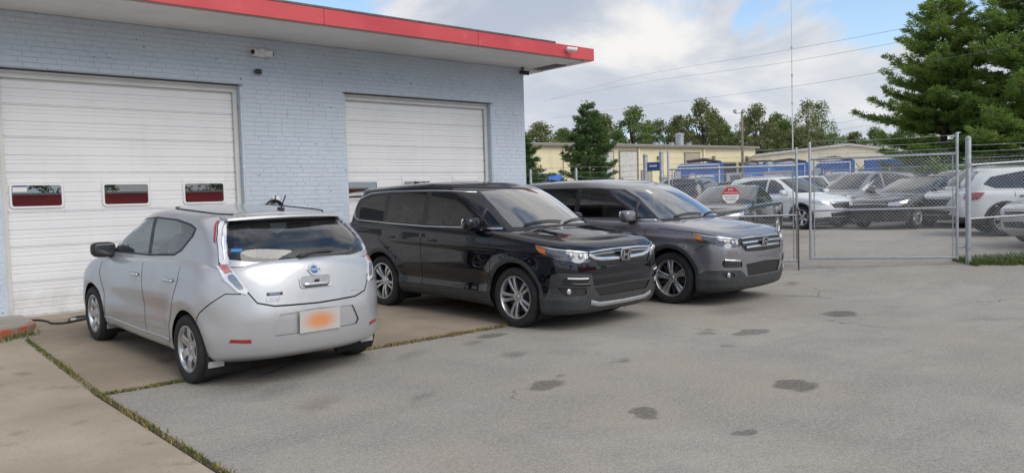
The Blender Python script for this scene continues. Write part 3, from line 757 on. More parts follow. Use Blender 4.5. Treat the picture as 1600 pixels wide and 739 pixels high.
def patch(ring, pts, name, m, off=.003, skirt=.012, mirror='L', smooth=0, grid=.05, raw=False, bulge=0.0):
    """a plate lying on the shell"""
    poly = dedupe(pts if raw else ring.poly(pts, smooth)); a = np.array(poly); x0, y0 = a.min(0); x1, y1 = a.max(0); g = []
    nx, ny = max(2, int((x1-x0)/grid)), max(2, int((y1-y0)/grid))
    for i in range(1, nx):
        for j in range(1, ny): g.append((x0+(x1-x0)*i/nx, y0+(y1-y0)*j/ny))
    g = [tuple(p) for p in np.array(g)[inside(poly, np.array(g))]] if g else []
    V, F = cdt(g, [poly]); fa = np.array(F); fa = fa[inside(poly, V[fa].mean(1))]
    P, N = ring.pn(V); P = P+N*off; tr = [tuple(t) for t in fa]
    if skirt: P, N, tr = with_skirt(P, N, tr, skirt)
    return mesh_pn(name, P, N, tr, m, mirror)
def ribbon(ring, pts, w, name, m, off=.002, mirror='L', smooth=0, raw=False, closed=False, h=0.0):
    """a strip of width w along a line on the shell; h > 0 rounds it up"""
    a = np.array(pts if raw else ring.poly(pts, smooth, closed=closed)); 
    a = np.array(dedupe([tuple(p) for p in a]))
    if closed: t = np.roll(a, -1, 0)-np.roll(a, 1, 0)
    else: t = np.gradient(a, axis=0)
    t /= np.maximum(np.linalg.norm(t, axis=1, keepdims=True), 1e-9); n = np.stack([-t[:, 1], t[:, 0]], 1); k = len(a)
    offs = [(-.5, 0), (.5, 0)] if h <= 0 else [(-.5, -.004), (-.42, h*.75), (0, h), (.42, h*.75), (.5, -.004)]
    Ps, Ns = [], []
    for o, hh in offs:
        q = a+n*(w*o); q[:, 0] = np.clip(q[:, 0], 0, ring.S[-1]); q[:, 1] = np.clip(q[:, 1], 0, ring.T)
        P, N = ring.pn(q); Ps.append(P+N*(off+hh)); Ns.append(N)
    P = np.concatenate(Ps); N = np.concatenate(Ns); tr = []; L_ = k if closed else k-1
    for b in range(len(offs)-1):
        for i in range(L_): j = (i+1) % k; tr += [(b*k+i, b*k+j, (b+1)*k+j), (b*k+i, (b+1)*k+j, (b+1)*k+i)]
    if h > 0:
        e = np.linspace(-1, 1, len(offs)); side = np.zeros_like(N)
        for b in range(len(offs)):
            if b < len(offs)-1: d = Ps[b+1]-Ps[b]
            d = d/np.maximum(np.linalg.norm(d, axis=1, keepdims=True), 1e-9); side[b*k:(b+1)*k] = Ns[b]+ (Ps[-1]-Ps[0])/np.maximum(np.linalg.norm(Ps[-1]-Ps[0], axis=1, keepdims=True), 1e-9)*e[b]*.9
        N = side/np.linalg.norm(side, axis=1, keepdims=True)
    return mesh_pn(name, P, N, tr, m, mirror)
def cap(ring, xlo, xhi, crown, nw=12, bump=None):
    """the surface that closes a ring's top edge across the car between xlo and xhi"""
    e = ring.P[-1]; c = [i for i in range(ring.nc) if xlo <= e[i, 0] <= xhi]; V = []; F = []
    w = np.linspace(0, 1, nw+1); ymax = e[:, 1].max()
    for i in c:
        x, y, z = e[i]; k = crown(x)*min(1, y/ymax*1.4)
        for t in w:
            zz = z+k*(1-(1-t)**2.2)
            if bump: zz += bump(x, y*(1-t))
            V.append((x, y*(1-t), zz))
    n = nw+1
    for a in range(len(c)-1):
        for b in range(nw): F.append((a*n+b, a*n+b+1, (a+1)*n+b+1, (a+1)*n+b))
    P = np.array(V).reshape(len(c), n, 3); du = np.gradient(P, axis=0); dv = np.gradient(P, axis=1); N = np.cross(du, dv); l = np.linalg.norm(N, axis=2, keepdims=True); N = np.where(l > 1e-8, N/np.maximum(l, 1e-12), np.array([0, 0, 1.0])); N[N[..., 2] < 0] *= -1
    N[:, -1, 1] = 0; N /= np.linalg.norm(N, axis=2, keepdims=True)
    N[:, 0] = N[:, 0]*.5 + np.array([ring.N[-1, i] for i in c])*.5; N /= np.linalg.norm(N, axis=2, keepdims=True)
    return P.reshape(-1, 3), N.reshape(-1, 3), F
def cap_mesh(name, data, m):
    P, N, F = data; me = mesh_pn(name, P, N, [f for f in F], m, 'B'); return me
def arch(r, xc, zc, rad, n=34, a0=-40, a1=220): return [('s', xc+rad*math.cos(R(a0+(a1-a0)*i/n)), zc+rad*math.sin(R(a0+(a1-a0)*i/n))) for i in range(n+1)]

# ------------------------------------------------------------------ wheels
def rot_y(a): return Matrix.Rotation(a, 4, 'Y')
def make_wheel(name, Rt, width, Rr, style):
    """wheel about the local y axis, outer face towards +y: wheel (tyre) > rim, spoke parts joined as rim; returns root mesh object pieces"""
    h = width/2; s = Rt-Rr
    tp = [(Rr-.012, -h*.80), (Rr+.004, -h*.92), (Rr+s*.45, -h*1.0), (Rt-s*.18, -h*.94), (Rt-.010, -h*.80), (Rt, -h*.62), (Rt, -h*.30), (Rt-.007, -h*.28), (Rt-.007, -h*.24), (Rt, -h*.22), (Rt, h*.22), (Rt-.007, h*.24), (Rt-.007, h*.28), (Rt, h*.30), (Rt, h*.62), (Rt-.010, h*.80), (Rt-s*.18, h*.94), (Rr+s*.45, h*1.0), (Rr+.022, h*.95), (Rr+.016, h*.90), (Rr+.004, h*.90), (Rr-.012, h*.80)]
    ty = MB().lathe(tp, n=56).mesh('tyre', M_rubber, True, angle=35)
    ring = MB(); ring.lathe([(Rr+.006, h*.86), (Rr+.004, h*.90), (Rr-.008, h*.90), (Rr-.014, h*.82), (Rr-.022, h*.4), (Rr-.03, -h*.7)], n=56)
    hub_y = h*.55; spk = MB(); dark = MB()
    def spoke(a, r0, r1, w0, w1, y0, y1, th=.035, skew=0.0, m=spk):
        M_ = rot_y(a); n = 6; L_ = []
        for i in range(n+1):
            t = i/n; r = r0+(r1-r0)*t; w = w0+(w1-w0)*t; y = y0+(y1-y0)*t+.012*math.sin(math.pi*t); sk = skew*t
            L_.append([(r, y-th, sk-w/2), (r, y-.006, sk-w/2), (r, y, sk-w/2+.006), (r, y, sk+w/2-.006), (r, y-.006, sk+w/2), (r, y-th, sk+w/2)])
        vs_ = [M_ @ Vector(p) for q in L_ for p in q]; fs = []
        for i in range(n):
            for k in range(6): l = (k+1) % 6; fs.append((i*6+k, i*6+l, (i+1)*6+l, (i+1)*6+k))
        fs += [tuple(range(6)), tuple(range(n*6, n*6+6))]; m.add(vs_, fs)
    if style == 'six':
        for k in range(6): spoke(k*math.pi/3, .05, Rr-.01, .085, .062, hub_y, h*.74, .05)
        ring.lathe([(0, hub_y+.012), (.032, hub_y+.012), (.036, hub_y+.006), (.075, hub_y+.004), (.088, hub_y-.012), (.088, hub_y-.05)], n=30)
    elif style == 'ten':
        for k in range(5):
            for s_ in (-1, 1): spoke(k*2*math.pi/5+s_*.26, .062, Rr-.012, .030, .044, hub_y, h*.70, .04, skew=s_*.020)
        ring.lathe([(0, hub_y+.010), (.034, hub_y+.010), (.038, hub_y+.004), (.070, hub_y-.002), (.078, hub_y-.014), (.078, hub_y-.05)], n=30)
    else:
        for k in range(5):
            for s_ in (-1, 1): spoke(k*2*math.pi/5+s_*.155, .060, Rr-.012, .034, .050, hub_y, h*.72, .04, skew=s_*.006)
            spoke(k*2*math.pi/5+math.pi/5, .07, Rr-.02, .06, .03, hub_y-.03, h*.45, .03, m=dark)
        ring.lathe([(0, hub_y+.010), (.034, hub_y+.010), (.038, hub_y+.004), (.070, hub_y-.002), (.078, hub_y-.014), (.078, hub_y-.05)], n=30)
    for k in range(5): a = k*2*math.pi/5+.6; spk.lathe([(0, hub_y+.006), (.009, hub_y+.006), (.010, hub_y-.01)], c=(.055*math.cos(a), 0, .055*math.sin(a)), n=8)
    full = MB(); full.add(ring.v, ring.f); full.add(spk.v, spk.f)
    rim = full.mesh('rim', M_alloy, True, angle=30)
    dark.lathe([(0, -h*.35), (Rr-.03, -h*.35), (Rr-.025, h*.35)], n=40); dark.lathe([(.06, h*.12), (Rr*.72, h*.12), (Rr*.72, h*.04), (.06, h*.04)], n=36, closed=True)
    dk = dark.mesh('brake_disc', M_alloy_dark, True, angle=30)
    return ty, rim, dk
WH = {}
def add_wheels(car, key, args, WB, track, off_x=0.0):
    if key not in WH: WH[key] = make_wheel(key, *args)
    ty, rim, dk = WH[key]; out = []
    for sx in (1, -1):
        for sy in (1, -1):
            w = obj('wheel', ty, car, (off_x+sx*WB/2, sy*track/2, args[0])); w.rotation_euler = (0, rng.uniform(0, 6), 0 if sy > 0 else math.pi)
            obj('rim', rim, w); obj('brake_disc', dk, w); out.append(w)
    return out
def wheel_wells(car, WB, rw, half, zc, zb=.24):
    for sx in (1, -1):
        for sy in (1, -1):
            m = MB(); n = 22; vs_ = []; fs = []
            for i in range(n+1):
                a = R(-35+250*i/n); x, z = sx*WB/2+rw*math.cos(a), zc+rw*math.sin(a)
                vs_ += [(x, sy*(half-.012), z), (x, sy*(half-.42), z)]
            for i in range(n): fs.append((2*i, 2*i+2, 2*i+3, 2*i+1))
            k = len(vs_); vs_ += [(sx*WB/2, sy*(half-.42), zc)]; fs += [(2*i+1, 2*i+3, k) for i in range(n)]
            m.add(vs_, fs); m.build('wheel_well', M_under, car, fix=False)
def text_mesh(s, size, m, depth=.002, name='lettering', align='CENTER'):
    cu = bpy.data.curves.new(name, 'FONT'); cu.body = s; cu.size = size; cu.extrude = depth; cu.align_x = align; cu.align_y = 'CENTER'
    o = bpy.data.objects.new(name, cu); col.objects.link(o); dg = bpy.context.evaluated_depsgraph_get(); me = bpy.data.meshes.new_from_object(o.evaluated_get(dg)); bpy.data.objects.remove(o); bpy.data.curves.remove(cu)
    me.materials.clear(); me.materials.append(m); me.name = name; return me
def seats(car, xs_, zf, m, rows=2, half=.36):
    for k in range(rows):
        for s in ((-1, 1) if k == 0 else (-1, 1)):
            x = xs_[k]; q = MB(); q.sup((x, s*half, zf+.10), (.26, .24, .10), .5, .5); Mt = Matrix.Rotation(R(-14), 4, 'Y')
            q.sup((x-.26, s*half, zf+.42), (.09, .235, .36), .45, .45, M=Mt); q.sup((x-.36, s*half, zf+.84), (.05, .13, .09), .6, .6)
            q.tube([(x-.34, s*half-.05, zf+.7), (x-.355, s*half-.05, zf+.82)], .008, 6); q.tube([(x-.34, s*half+.05, zf+.7), (x-.355, s*half+.05, zf+.82)], .008, 6)
            q.build('seat', m, car, smooth=True)
# ------------------------------------------------------------------ the three parked cars
P_silver = car_paint('silver_paint', (.53, .54, .56), .55, .38, .05, coat=.8, crough=.05)
P_black = car_paint('black_paint', (.004, .0055, .010), .0, .12, .0, 0, spec=.0, cior=1.65)
P_grey = car_paint('dark_grey_paint', (.225, .224, .244), .5, .32, .05, cior=1.6)
def bumpring(WB, zc, ra, amt, shoulder=None):
    """fender flares round the arches and a soft crease along the flank"""
    def post(P):
        x, z = P[..., 0], P[..., 2]; y = P[..., 1]; f = np.zeros_like(x)
        for s in (1, -1):
            d = np.hypot(x-s*WB/2, z-zc); f += amt*np.exp(-((d-ra)/.10)**2)*np.clip((d-ra+.12)/.12, 0, 1)
        k = np.clip((y-.55)/.2, 0, 1); P = P.copy(); P[..., 1] += f*k
        if shoulder:
            for (za, zb, wd, am) in shoulder:      # line from za (front) to zb (rear)
                zl = za+(zb-za)*(2.2-x)/4.4; P[..., 1] += am*np.exp(-((z-zl)/wd)**2)*k
        return P
    return post
def tri_fill(poly): return [tuple(range(len(poly)))]
def honda_badge(car, x, z, rx, s=1.0):
    """chrome trapezoid ring with an H inside, facing +x"""
    M_ = Matrix.Translation((x, 0, z)) @ Matrix.Rotation(rx, 4, 'Y')
    def P3(u, v, d): return M_ @ Vector((d, u, v))
    o = []; hw, hh, r = .062*s, .052*s, .022*s
    for (u, v) in rounded(hw, hh, r): o.append((u*(1+.10*v/hh), v))
    i = [(u*.83, v*.82) for u, v in o]; m = MB(); n = len(o)
    vs_ = [P3(u, v, 0) for u, v in o]+[P3(u*.97, v*.97, .012) for u, v in o]+[P3(u, v, .012) for u, v in i]+[P3(u, v, .0) for u, v in i]; fs = []
    for q in range(3): fs += [(q*n+k, q*n+(k+1) % n, (q+1)*n+(k+1) % n, (q+1)*n+k) for k in range(n)]
    m.add(vs_, fs)
    for sg in (-1, 1):
        p = [(sg*.040*s, -.036*s), (sg*.022*s, -.036*s), (sg*.020*s, .0), (sg*.025*s, .037*s), (sg*.045*s, .037*s), (sg*.036*s, 0)]
        m.prism(p, lambda u, v, k: P3(u, v, .004+.010*k))
    m.prism([(-.024*s, -.009*s), (.024*s, -.009*s), (.024*s, .008*s), (-.024*s, .008*s)], lambda u, v, k: P3(u, v, .004+.009*k))
    b = m.build('emblem', M_chrome, car)
    MB().prism([(u*.98, v*.98) for u, v in o], lambda u, v, k: P3(u, v, -.012+.013*k)).build('emblem_back', M_black_plastic, car)
def mirror_unit(car, x, y, z, m, sgn, size=1.0, gm=None):
    q = MB(); q.sup((x, sgn*(y+.10*size), z), (.085*size, .125*size, .082*size), .55, .62, 24, 14)
    mo = q.build('mirror', m, car, smooth=True)
    MB().sup((x-.012, sgn*(y+.09*size), z-.055*size), (.075*size, .12*size, .035*size), .6, .6, 20, 10).build('mirror_foot', M_black_plastic, mo, smooth=True)
    MB().prism([(x-.02, z-.075), (x+.09, z-.085), (x+.05, z-.03), (x-.02, z-.03)], lambda u, v, k: (u, sgn*(y-.10+.14*k), v)).build('mirror_arm', M_black_plastic, mo)
    MB().sup((x-.078*size, sgn*(y+.10*size), z+.004), (.012, .105*size, .065*size), .4, .5, 20, 8).build('mirror_glass', gm or M_chrome, mo, smooth=True)
def handle(car, ring, x, z, m, mirror):
    P, N = ring.pn([ring.loc('s', x, z)]); p, n = P[0], N[0]; sy = 1 if mirror == 'L' else -1
    c = (p[0], sy*(p[1]+.018), p[2]); h = MB(); h.sup(c, (.10, .013, .016), .5, .5, 18, 8); h.sup((c[0]+.07, c[1]-sy*.012, c[2]), (.03, .02, .018), .6, .6, 12, 6); o = h.build('door_handle', m, car, smooth=True)
def gap(car, ring, pts, mirror='L', w=.009, smooth=0): obj('panel_gap', ribbon(ring, pts, w, 'panel_gap', M_gap, .0015, mirror, smooth), car)

TURN = R(3.2)
def suv(name, label, loc, pitch, paint, year):
    car = thing(name, label, 'car', loc, -math.pi/2+TURN); car.rotation_euler[1] = pitch
    WB, RW = 2.82, .378; zc = RW; AR = .440
    sf = dict(lf=.50, nf=3.3, lr=.36, nr=3.4)
    rows = [dict(z=[(2.4, .205), (1.8, .20), (0, .24), (-1.8, .27), (-2.6, .36)], xf=2.200, xr=-2.42, w=.86, **sf),
            dict(z=[(2.4, .265), (1.6, .275), (0, .31), (-1.8, .33), (-2.6, .43)], xf=2.340, xr=-2.55, w=.935, **sf),
            dict(z=[(2.3, .44), (-2.6, .50)], xf=2.385, xr=-2.585, w=.955, **sf),
            dict(z=.62, xf=2.395, xr=-2.59, w=.962, **sf),
            dict(z=[(2.3, .80), (-2.6, .80)], xf=2.385, xr=-2.575, w=.966, **sf),
            dict(z=[(2.3, .92), (-2.6, .95)], xf=2.350, xr=-2.555, w=.968, tap=.01, **sf),
            dict(z=[(2.35, 1.0), (1.6, 1.05), (0, 1.10), (-2.6, 1.15)], xf=2.305, xr=-2.54, w=.958, tap=.015, **sf),
            dict(z=[(2.25, 1.055), (1.6, 1.125), (1.0, 1.175), (0, 1.195), (-2.5, 1.245)], xf=2.220, xr=-2.51, w=.915, tap=.03, **sf),
            dict(z=[(2.15, 1.08), (1.6, 1.15), (1.0, 1.205), (0, 1.225), (-2.5, 1.275)], xf=2.130, xr=-2.44, w=.80, tap=.04, **sf)]
    low = Ring(rows, 60, bumpring(WB, zc, AR+.03, .030, [(.95, 1.05, .035, .016), (.52, .52, .10, -.018), (.40, .42, .03, .012)]))
    gf = dict(lf=.62, nf=2.3, lr=.34, nr=3.2)
    DZ = .085
    gr = [dict(z=[(1.5, 1.09+DZ*.7), (0, 1.09+DZ), (-2.5, 1.15+DZ)], xf=1.53, xr=-2.50, w=.905, **gf),
          dict(z=[(1.2, 1.20+DZ*.9), (-2.5, 1.24+DZ)], xf=1.33, xr=-2.475, w=.885, **gf),
          dict(z=[(.8, 1.44+DZ), (-2.4, 1.45+DZ)], xf=.93, xr=-2.385, w=.848, **gf),
          dict(z=[(.5, 1.60+DZ), (-.5, 1.625+DZ), (-2.3, 1.58+DZ)], xf=.63, xr=-2.30, w=.795, **gf),
          dict(z=[(.4, 1.655+DZ), (-.6, 1.69+DZ), (-2.3, 1.635+DZ)], xf=.49, xr=-2.33, w=.745, **gf),
          dict(z=[(.3, 1.685+DZ), (-.6, 1.725+DZ), (-2.3, 1.665+DZ)], xf=.33, xr=-2.27, w=.65, **gf)]
    up = Ring(gr, 44)
    # --- lower shell
    sh = Shell(low, 2, 2)
    for s in (1, -1): sh.piece('arch', arch(low, s*WB/2, zc, AR), 0)
    dk = 'cladding'
    for s in (1, -1): sh.piece(dk, arch(low, s*WB/2, zc, AR+.062, a0=-25, a1=205), 0)
    sh.piece(dk, [('s', 1.0, .2), ('s', 1.0, .40), ('s', -1.0, .415), ('s', -1.0, .2)])
    T0 = ('st', low.S[-1], 0.0); C0 = ('st', 0.0, 0.0)
    if year == 2019:
        sh.piece('drl_recess', [('f', .62, .655), ('f', .90, .672), ('f', .92, .615), ('f', .68, .585)], 1)
        sh.piece('lower_grille', [('st', 0, low.loc('f', 0, .43)[1]), ('f', .47, .43), ('f', .56, .53), ('st', 0, low.loc('f', 0, .545)[1])])
        sh.piece('fog_recess', [('f', .66, .46), ('f', .89, .45), ('f', .93, .555), ('f', .68, .55)], 1)
        sh.piece(dk, [C0, ('st', 0, low.loc('f', 0, .565)[1]), ('f', .57, .555), ('f', .60, .70), ('f', .935, .725), ('s', 2.03, .70), ('s', 1.945, .42), ('s', 1.80, .40), ('s', 1.80, .235), ('st', low.loc('s', 1.8, .2)[0], 0)])
        sh.piece('dark_band', [('st', 0, low.loc('f', 0, .625)[1]), ('f', .59, .635), ('f', .59, .685), ('st', 0, low.loc('f', 0, .69)[1])])
        gtop, gbot = .985, .775
    else:
        sh.piece('side_intake', [('f', .60, .665), ('f', .86, .685), ('f', .885, .63), ('f', .86, .575), ('f', .58, .565)], 1)
        sh.piece('lower_grille', [('st', 0, low.loc('f', 0, .43)[1]), ('f', .44, .43), ('f', .50, .60), ('st', 0, low.loc('f', 0, .62)[1])])
        sh.piece('fog_recess', [('f', .70, .43), ('f', .86, .43), ('f', .87, .495), ('f', .72, .495)], 1)
        sh.piece(dk, [C0, ('st', 0, low.loc('f', 0, .42)[1]), ('f', .46, .42), ('f', .60, .52), ('f', .88, .53), ('s', 1.99, .52), ('s', 1.85, .44), ('s', 1.80, .235), ('st', low.loc('s', 1.8, .2)[0], 0)])
        gtop, gbot = .985, .765
    sh.piece('grille', [('st', 0, low.loc('f', 0, gtop)[1]), ('f', .50, gtop-.012), ('f', .585, gtop-.04), ('f', .60, .87), ('f', .50, gbot+.012), ('st', 0, low.loc('f', 0, gbot)[1])])
    HL = [('f', .60, .845), ('f', .575, .945), ('f', .74, .982), ('f', .88, 1.003), ('s', 1.90, 1.04), ('s', 1.74, 1.06), ('s', 1.80, .99), ('s', 1.92, .925), ('f', .90, .872), ('f', .76, .842)]
    sh.piece('headlight', HL, 1)
    TL = [('s', -2.22, 1.19), ('s', -2.30, 1.03), ('s', -2.48, 1.0), ('r', .80, 1.0), ('r', .62, 1.08), ('r', .62, 1.19), ('r', .85, 1.21)]
    sh.piece('tail_light', TL, 1)
    sh.piece(dk, [T0, ('st', low.S[-1], low.loc('r', 0, .56)[1]), ('r', .75, .56), ('s', -2.2, .56), ('s', -1.95, .45), ('s', -1.9, .25), ('st', low.loc('s', -1.9, .2)[0], 0)])
    top = low.T
    fd = [('s', .98, .405), ('s', .98, .75), ('s', 1.00, .95), ('s', .96, 1.06), ('st', low.loc('s', .92, 1.14)[0], top), ('st', low.loc('s', -.42, 1.14)[0], top), ('s', -.44, 1.0), ('s', -.46, .41)]
    rd = [('s', -.46, .41), ('s', -.44, 1.0), ('st', low.loc('s', -.42, 1.14)[0], top), ('st', low.loc('s', -1.40, 1.15)[0], top), ('s', -1.46, 1.0), ('s', -1.30, .90), ('s', -1.02, .75), ('s', -.98, .41)]
    sh.piece('front_door', fd); sh.piece('rear_door', rd)
    sh.piece('tailgate', [('st', low.S[-1], low.loc('r', 0, .60)[1]), ('r', .66, .60), ('r', .70, .9), ('st', low.loc('r', .72, 1.1)[0], top), ('st', low.S[-1], top)])
    sh.cut()
    M_clad = M_dark_trim
    body = obj('body', sh.mesh('rest', 'body', paint), car)
    for k, nm, m in (('cladding', 'cladding', M_clad), ('tailgate', 'tailgate', paint)): obj(nm, sh.mesh(k, nm, m), car)
    mesh_m = NT('grille_mesh_%d' % year); w = mesh_m.N('ShaderNodeTexChecker'); w.inputs['Scale'].default_value = 70; mesh_m.L(mesh_m.tc.outputs['Object'], w.inputs[0]); mesh_m.bsdf(Base_Color=mesh_m.mix(w.outputs['Fac'], (.006, .006, .006), (.03, .03, .032)), Roughness=.5); mesh_m = mesh_m.m
    obj('grille', sh.mesh('grille', 'grille', mesh_m, off=-.012), car); obj('lower_grille', sh.mesh('lower_grille', 'lower_grille', mesh_m, off=-.012), car)
    if year == 2019: obj('bumper_band', sh.mesh('dark_band', 'bumper_band', mesh_m, off=-.004), car)
    doors = {}
    for mr in 'LR':
        for k in ('front_door', 'rear_door'): doors[k+mr] = obj('door', sh.mesh(k, 'door', paint, mr), car)
        obj('tail_light', sh.mesh('tail_light', 'tail_light', M_red_lens, mr, off=.004, skirt=.01), car)
        h = obj('headlight', sh.mesh('headlight', 'headlight', M_lamp_dark, mr, off=-.004), car)
        obj('bezel', ribbon(low, [('f', .60, .955), ('f', .74, .972), ('f', .88, .992), ('s', 1.93, 1.018), ('s', 1.80, 1.035)], .020, 'bezel', M_chrome, .004, mr, 1, h=.006), h)
        obj('turn_signal', patch(low, [('s', 1.765, 1.035), ('s', 1.93, 1.012), ('s', 1.975, .935), ('s', 1.88, .955), ('s', 1.81, .99)], 'turn_signal', M_amber, .001, .006, mr), h)
        for (y, z) in ((.71, .912), (.82, .93)):
            P, N = low.pn([low.loc('f', y, z)]); p = P[0]; sy = 1 if mr == 'L' else -1
            MB().sup((p[0]-.004, sy*p[1], p[2]), (.022, .036, .034), .9, .9, 18, 10).build('projector', M_clear_lens, h, smooth=True)
        obj('inner_reflector', patch(low, [('f', .62, .89), ('f', .61, .945), ('f', .655, .95), ('f', .67, .885)], 'inner_reflector', M_clear_lens, .0015, .004, mr), h)
        if year == 2019:
            obj('light_recess', sh.mesh('drl_recess', 'light_recess', M_black_plastic, mr, off=-.012), car)
            obj('daytime_light', ribbon(low, [('f', .65, .652), ('f', .77, .656), ('f', .88, .664)], .018, 'daytime_light', M_white, .004, mr, h=.006), car)
            obj('accent_strip', ribbon(low, [('f', .62, .577), ('f', .76, .582), ('f', .91, .602)], .026, 'accent_strip', paint, .004, mr, h=.006), car)
        else:
            si = obj('side_intake', sh.mesh('side_intake', 'side_intake', M_black_plastic, mr, off=-.014), car)
            obj('intake_bar', ribbon(low, [('f', .62, .655), ('f', .74, .662), ('f', .855, .674)], .026, 'intake_bar', M_chrome, .004, mr, 1, h=.008), si)
            for zz in (.628, .603, .582): obj('intake_slat', ribbon(low, [('f', .62, zz), ('f', .86, zz+.008)], .010, 'intake_slat', M_dark_trim, .0, mr, h=.006), si)
        obj('fog_recess', sh.mesh('fog_recess', 'fog_recess', M_black_plastic, mr, off=-.010), car)
        P, N = low.pn([low.loc('f', .77, .50 if year == 2019 else .462)]); p = P[0]; sy = 1 if mr == 'L' else -1
        fy = .855 if year == 2019 else .79; P, N = low.pn([low.loc('f', fy, .505 if year == 2019 else .463)]); p = P[0]
        MB().sup((p[0]-.004, sy*p[1], p[2]), (.020, .036, .036), .8, 1, 20, 10).build('fog_light', M_clear_lens, car, smooth=True)
        gap(car, low, [('s', .99, .405), ('s', .98, .75), ('s', 1.00, .95), ('s', .955, 1.06)], mr); gap(car, low, [('s', -.46, .41), ('s', -.44, 1.0), ('s', -.42, 1.13)], mr)
        gap(car, low, [('s', -.98, .42), ('s', -1.02, .75), ('s', -1.30, .92), ('s', -1.45, 1.0), ('s', -1.42, 1.14)], mr)
        gap(car, low, [('s', 2.06, .885), ('s', 1.94, .865), ('s', 1.84, .80)], mr)
        gap(car, low, [('f', .61, gbot+.1), ('f', .58, .975), ('f', .76, .992), ('f', .885, 1.012), ('s', 1.90, 1.046), ('s', 1.70, 1.062), ('s', 1.2, 1.10)], mr, .008)
        obj('sill_trim', ribbon(low, [('s', .90, .345), ('s', -.95, .36)], .02, 'sill_trim', M_dark_trim, .006, mr, h=.006), car)
        for k, x, z in (('front_door', -.20, .985), ('rear_door', -1.16, 1.005)): handle(doors[k+mr], low, x, z+.05, paint, mr)
    # chrome work
    if year == 2019:
        obj('chrome_bar', ribbon(low, [('f', 0, .972), ('f', .35, .968), ('f', .585, .955)], .034, 'chrome_bar', M_chrome, .002, 'B', h=.012), car)
        obj('gloss_panel', ribbon(low, [('f', 0, .935), ('f', .35, .932), ('f', .57, .922)], .042, 'gloss_panel', mat('dark_chrome', (.36, .35, .34), .15, 1.0, var=.05), .002, 'B', h=.006), car)
        obj('chrome_wing', ribbon(low, [('f', 0, .862), ('f', .14, .862), ('f', .40, .868), ('f', .53, .885), ('f', .60, .93)], .046, 'chrome_wing', M_chrome, .002, 'B', 1, h=.018), car)
        for zz in (.838, .815, .792): obj('grille_slat', ribbon(low, [('f', 0, zz), ('f', .47, zz+.006)], .010, 'grille_slat', M_black_plastic, -.006, 'B', h=.008), car)
        obj('skid_strip', ribbon(low, [('f', 0, .315), ('f', .45, .322), ('f', .60, .36)], .05, 'skid_strip', M_alloy, .004, 'B', h=.006), car)
        honda_badge(car, 2.402, .900, R(8), 1.5)
    else:
        for zz, wd in ((.968, .030), (.905, .034), (.838, .034)):
            obj('chrome_bar', ribbon(low, [('f', 0, zz), ('f', .35, zz), ('f', .54 if zz > .85 else .48, zz-.004)], wd, 'chrome_bar', M_chrome, .002, 'B', h=.012), car)
        for zz in (.935, .872): obj('grille_slat', ribbon(low, [('f', 0, zz), ('f', .52, zz)], .010, 'grille_slat', M_dark_trim, -.004, 'B', h=.006), car)
        honda_badge(car, 2.40, .895, R(8), 1.2)
    # hood and roof
    obj('hood', cap_mesh('hood', cap(low, .60, 3, lambda x: .040+.012*min(1, max(0, (2.0-x))), bump=lambda x, y: .007*(1-min(1, max(0, (abs(y)-.50-(1.6-x)*.06)/.06))**2*(3-2*min(1, max(0, (abs(y)-.50-(1.6-x)*.06)/.06))))*min(1, max(0, (2.05-x)/.2))), paint), car)
    # --- greenhouse
    us = Shell(up, 2, 2)
    us.piece('windshield', [('st', 0, up.loc('f', 0, 1.25)[1]), ('f', .45, 1.245), ('f', .735, 1.235), ('f', .71, 1.405), ('f', .662, 1.585), ('f', .62, 1.69), ('f', .32, 1.715), ('st', 0, up.loc('f', 0, 1.72)[1])])
    us.piece('win1', [('s', 1.03, 1.26), ('s', 0.63, 1.535), ('s', 0.37, 1.66), ('s', -0.05, 1.685), ('s', -0.36, 1.69), ('s', -0.4, 1.24)])
    us.piece('win2', [('s', -0.5, 1.242), ('s', -0.47, 1.69), ('s', -1.31, 1.685), ('s', -1.36, 1.27)])
    us.piece('win3', [('s', -1.45, 1.273), ('s', -1.41, 1.68), ('s', -1.85, 1.655), ('s', -2.08, 1.585), ('s', -2.17, 1.455), ('s', -2.16, 1.345), ('s', -2.08, 1.295)])
    band = [('s', 1.12, 1.225), ('s', 0.67, 1.547), ('s', 0.4, 1.677), ('s', -0.05, 1.702), ('s', -0.45, 1.707), ('s', -1.4, 1.698), ('s', -1.87, 1.673), ('s', -2.12, 1.597), ('s', -2.215, 1.455), ('s', -2.2, 1.325), ('s', -2.1, 1.277), ('s', -1.4, 1.25), ('s', -0.4, 1.22)]
    us.piece('pillars', band)
    us.piece('rear_window', [('st', up.S[-1], up.loc('r', 0, 1.285)[1]), ('r', .62, 1.295), ('r', .70, 1.385), ('r', .62, 1.655), ('st', up.S[-1], up.loc('r', 0, 1.685)[1])])
    us.piece('cowl', [('st', 0, 0), ('st', 0, up.loc('f', 0, 1.25)[1]), ('f', .45, 1.245), ('f', .80, 1.23), ('f', .80, 1.175)])
    us.cut()
    obj('roof_frame', us.mesh('rest', 'roof_frame', paint), car); obj('pillar_trim', us.mesh('pillars', 'pillar_trim', M_black_plastic), car); obj('cowl', us.mesh('cowl', 'cowl', M_black_plastic), car)
    obj('windshield', us.mesh('windshield', 'windshield', M_glass_w), car); obj('rear_window', us.mesh('rear_window', 'rear_window', M_glass_dark), car)
    gl = M_glass_dark if year == 2019 else glass('front_side_glass', (.35, .38, .38))
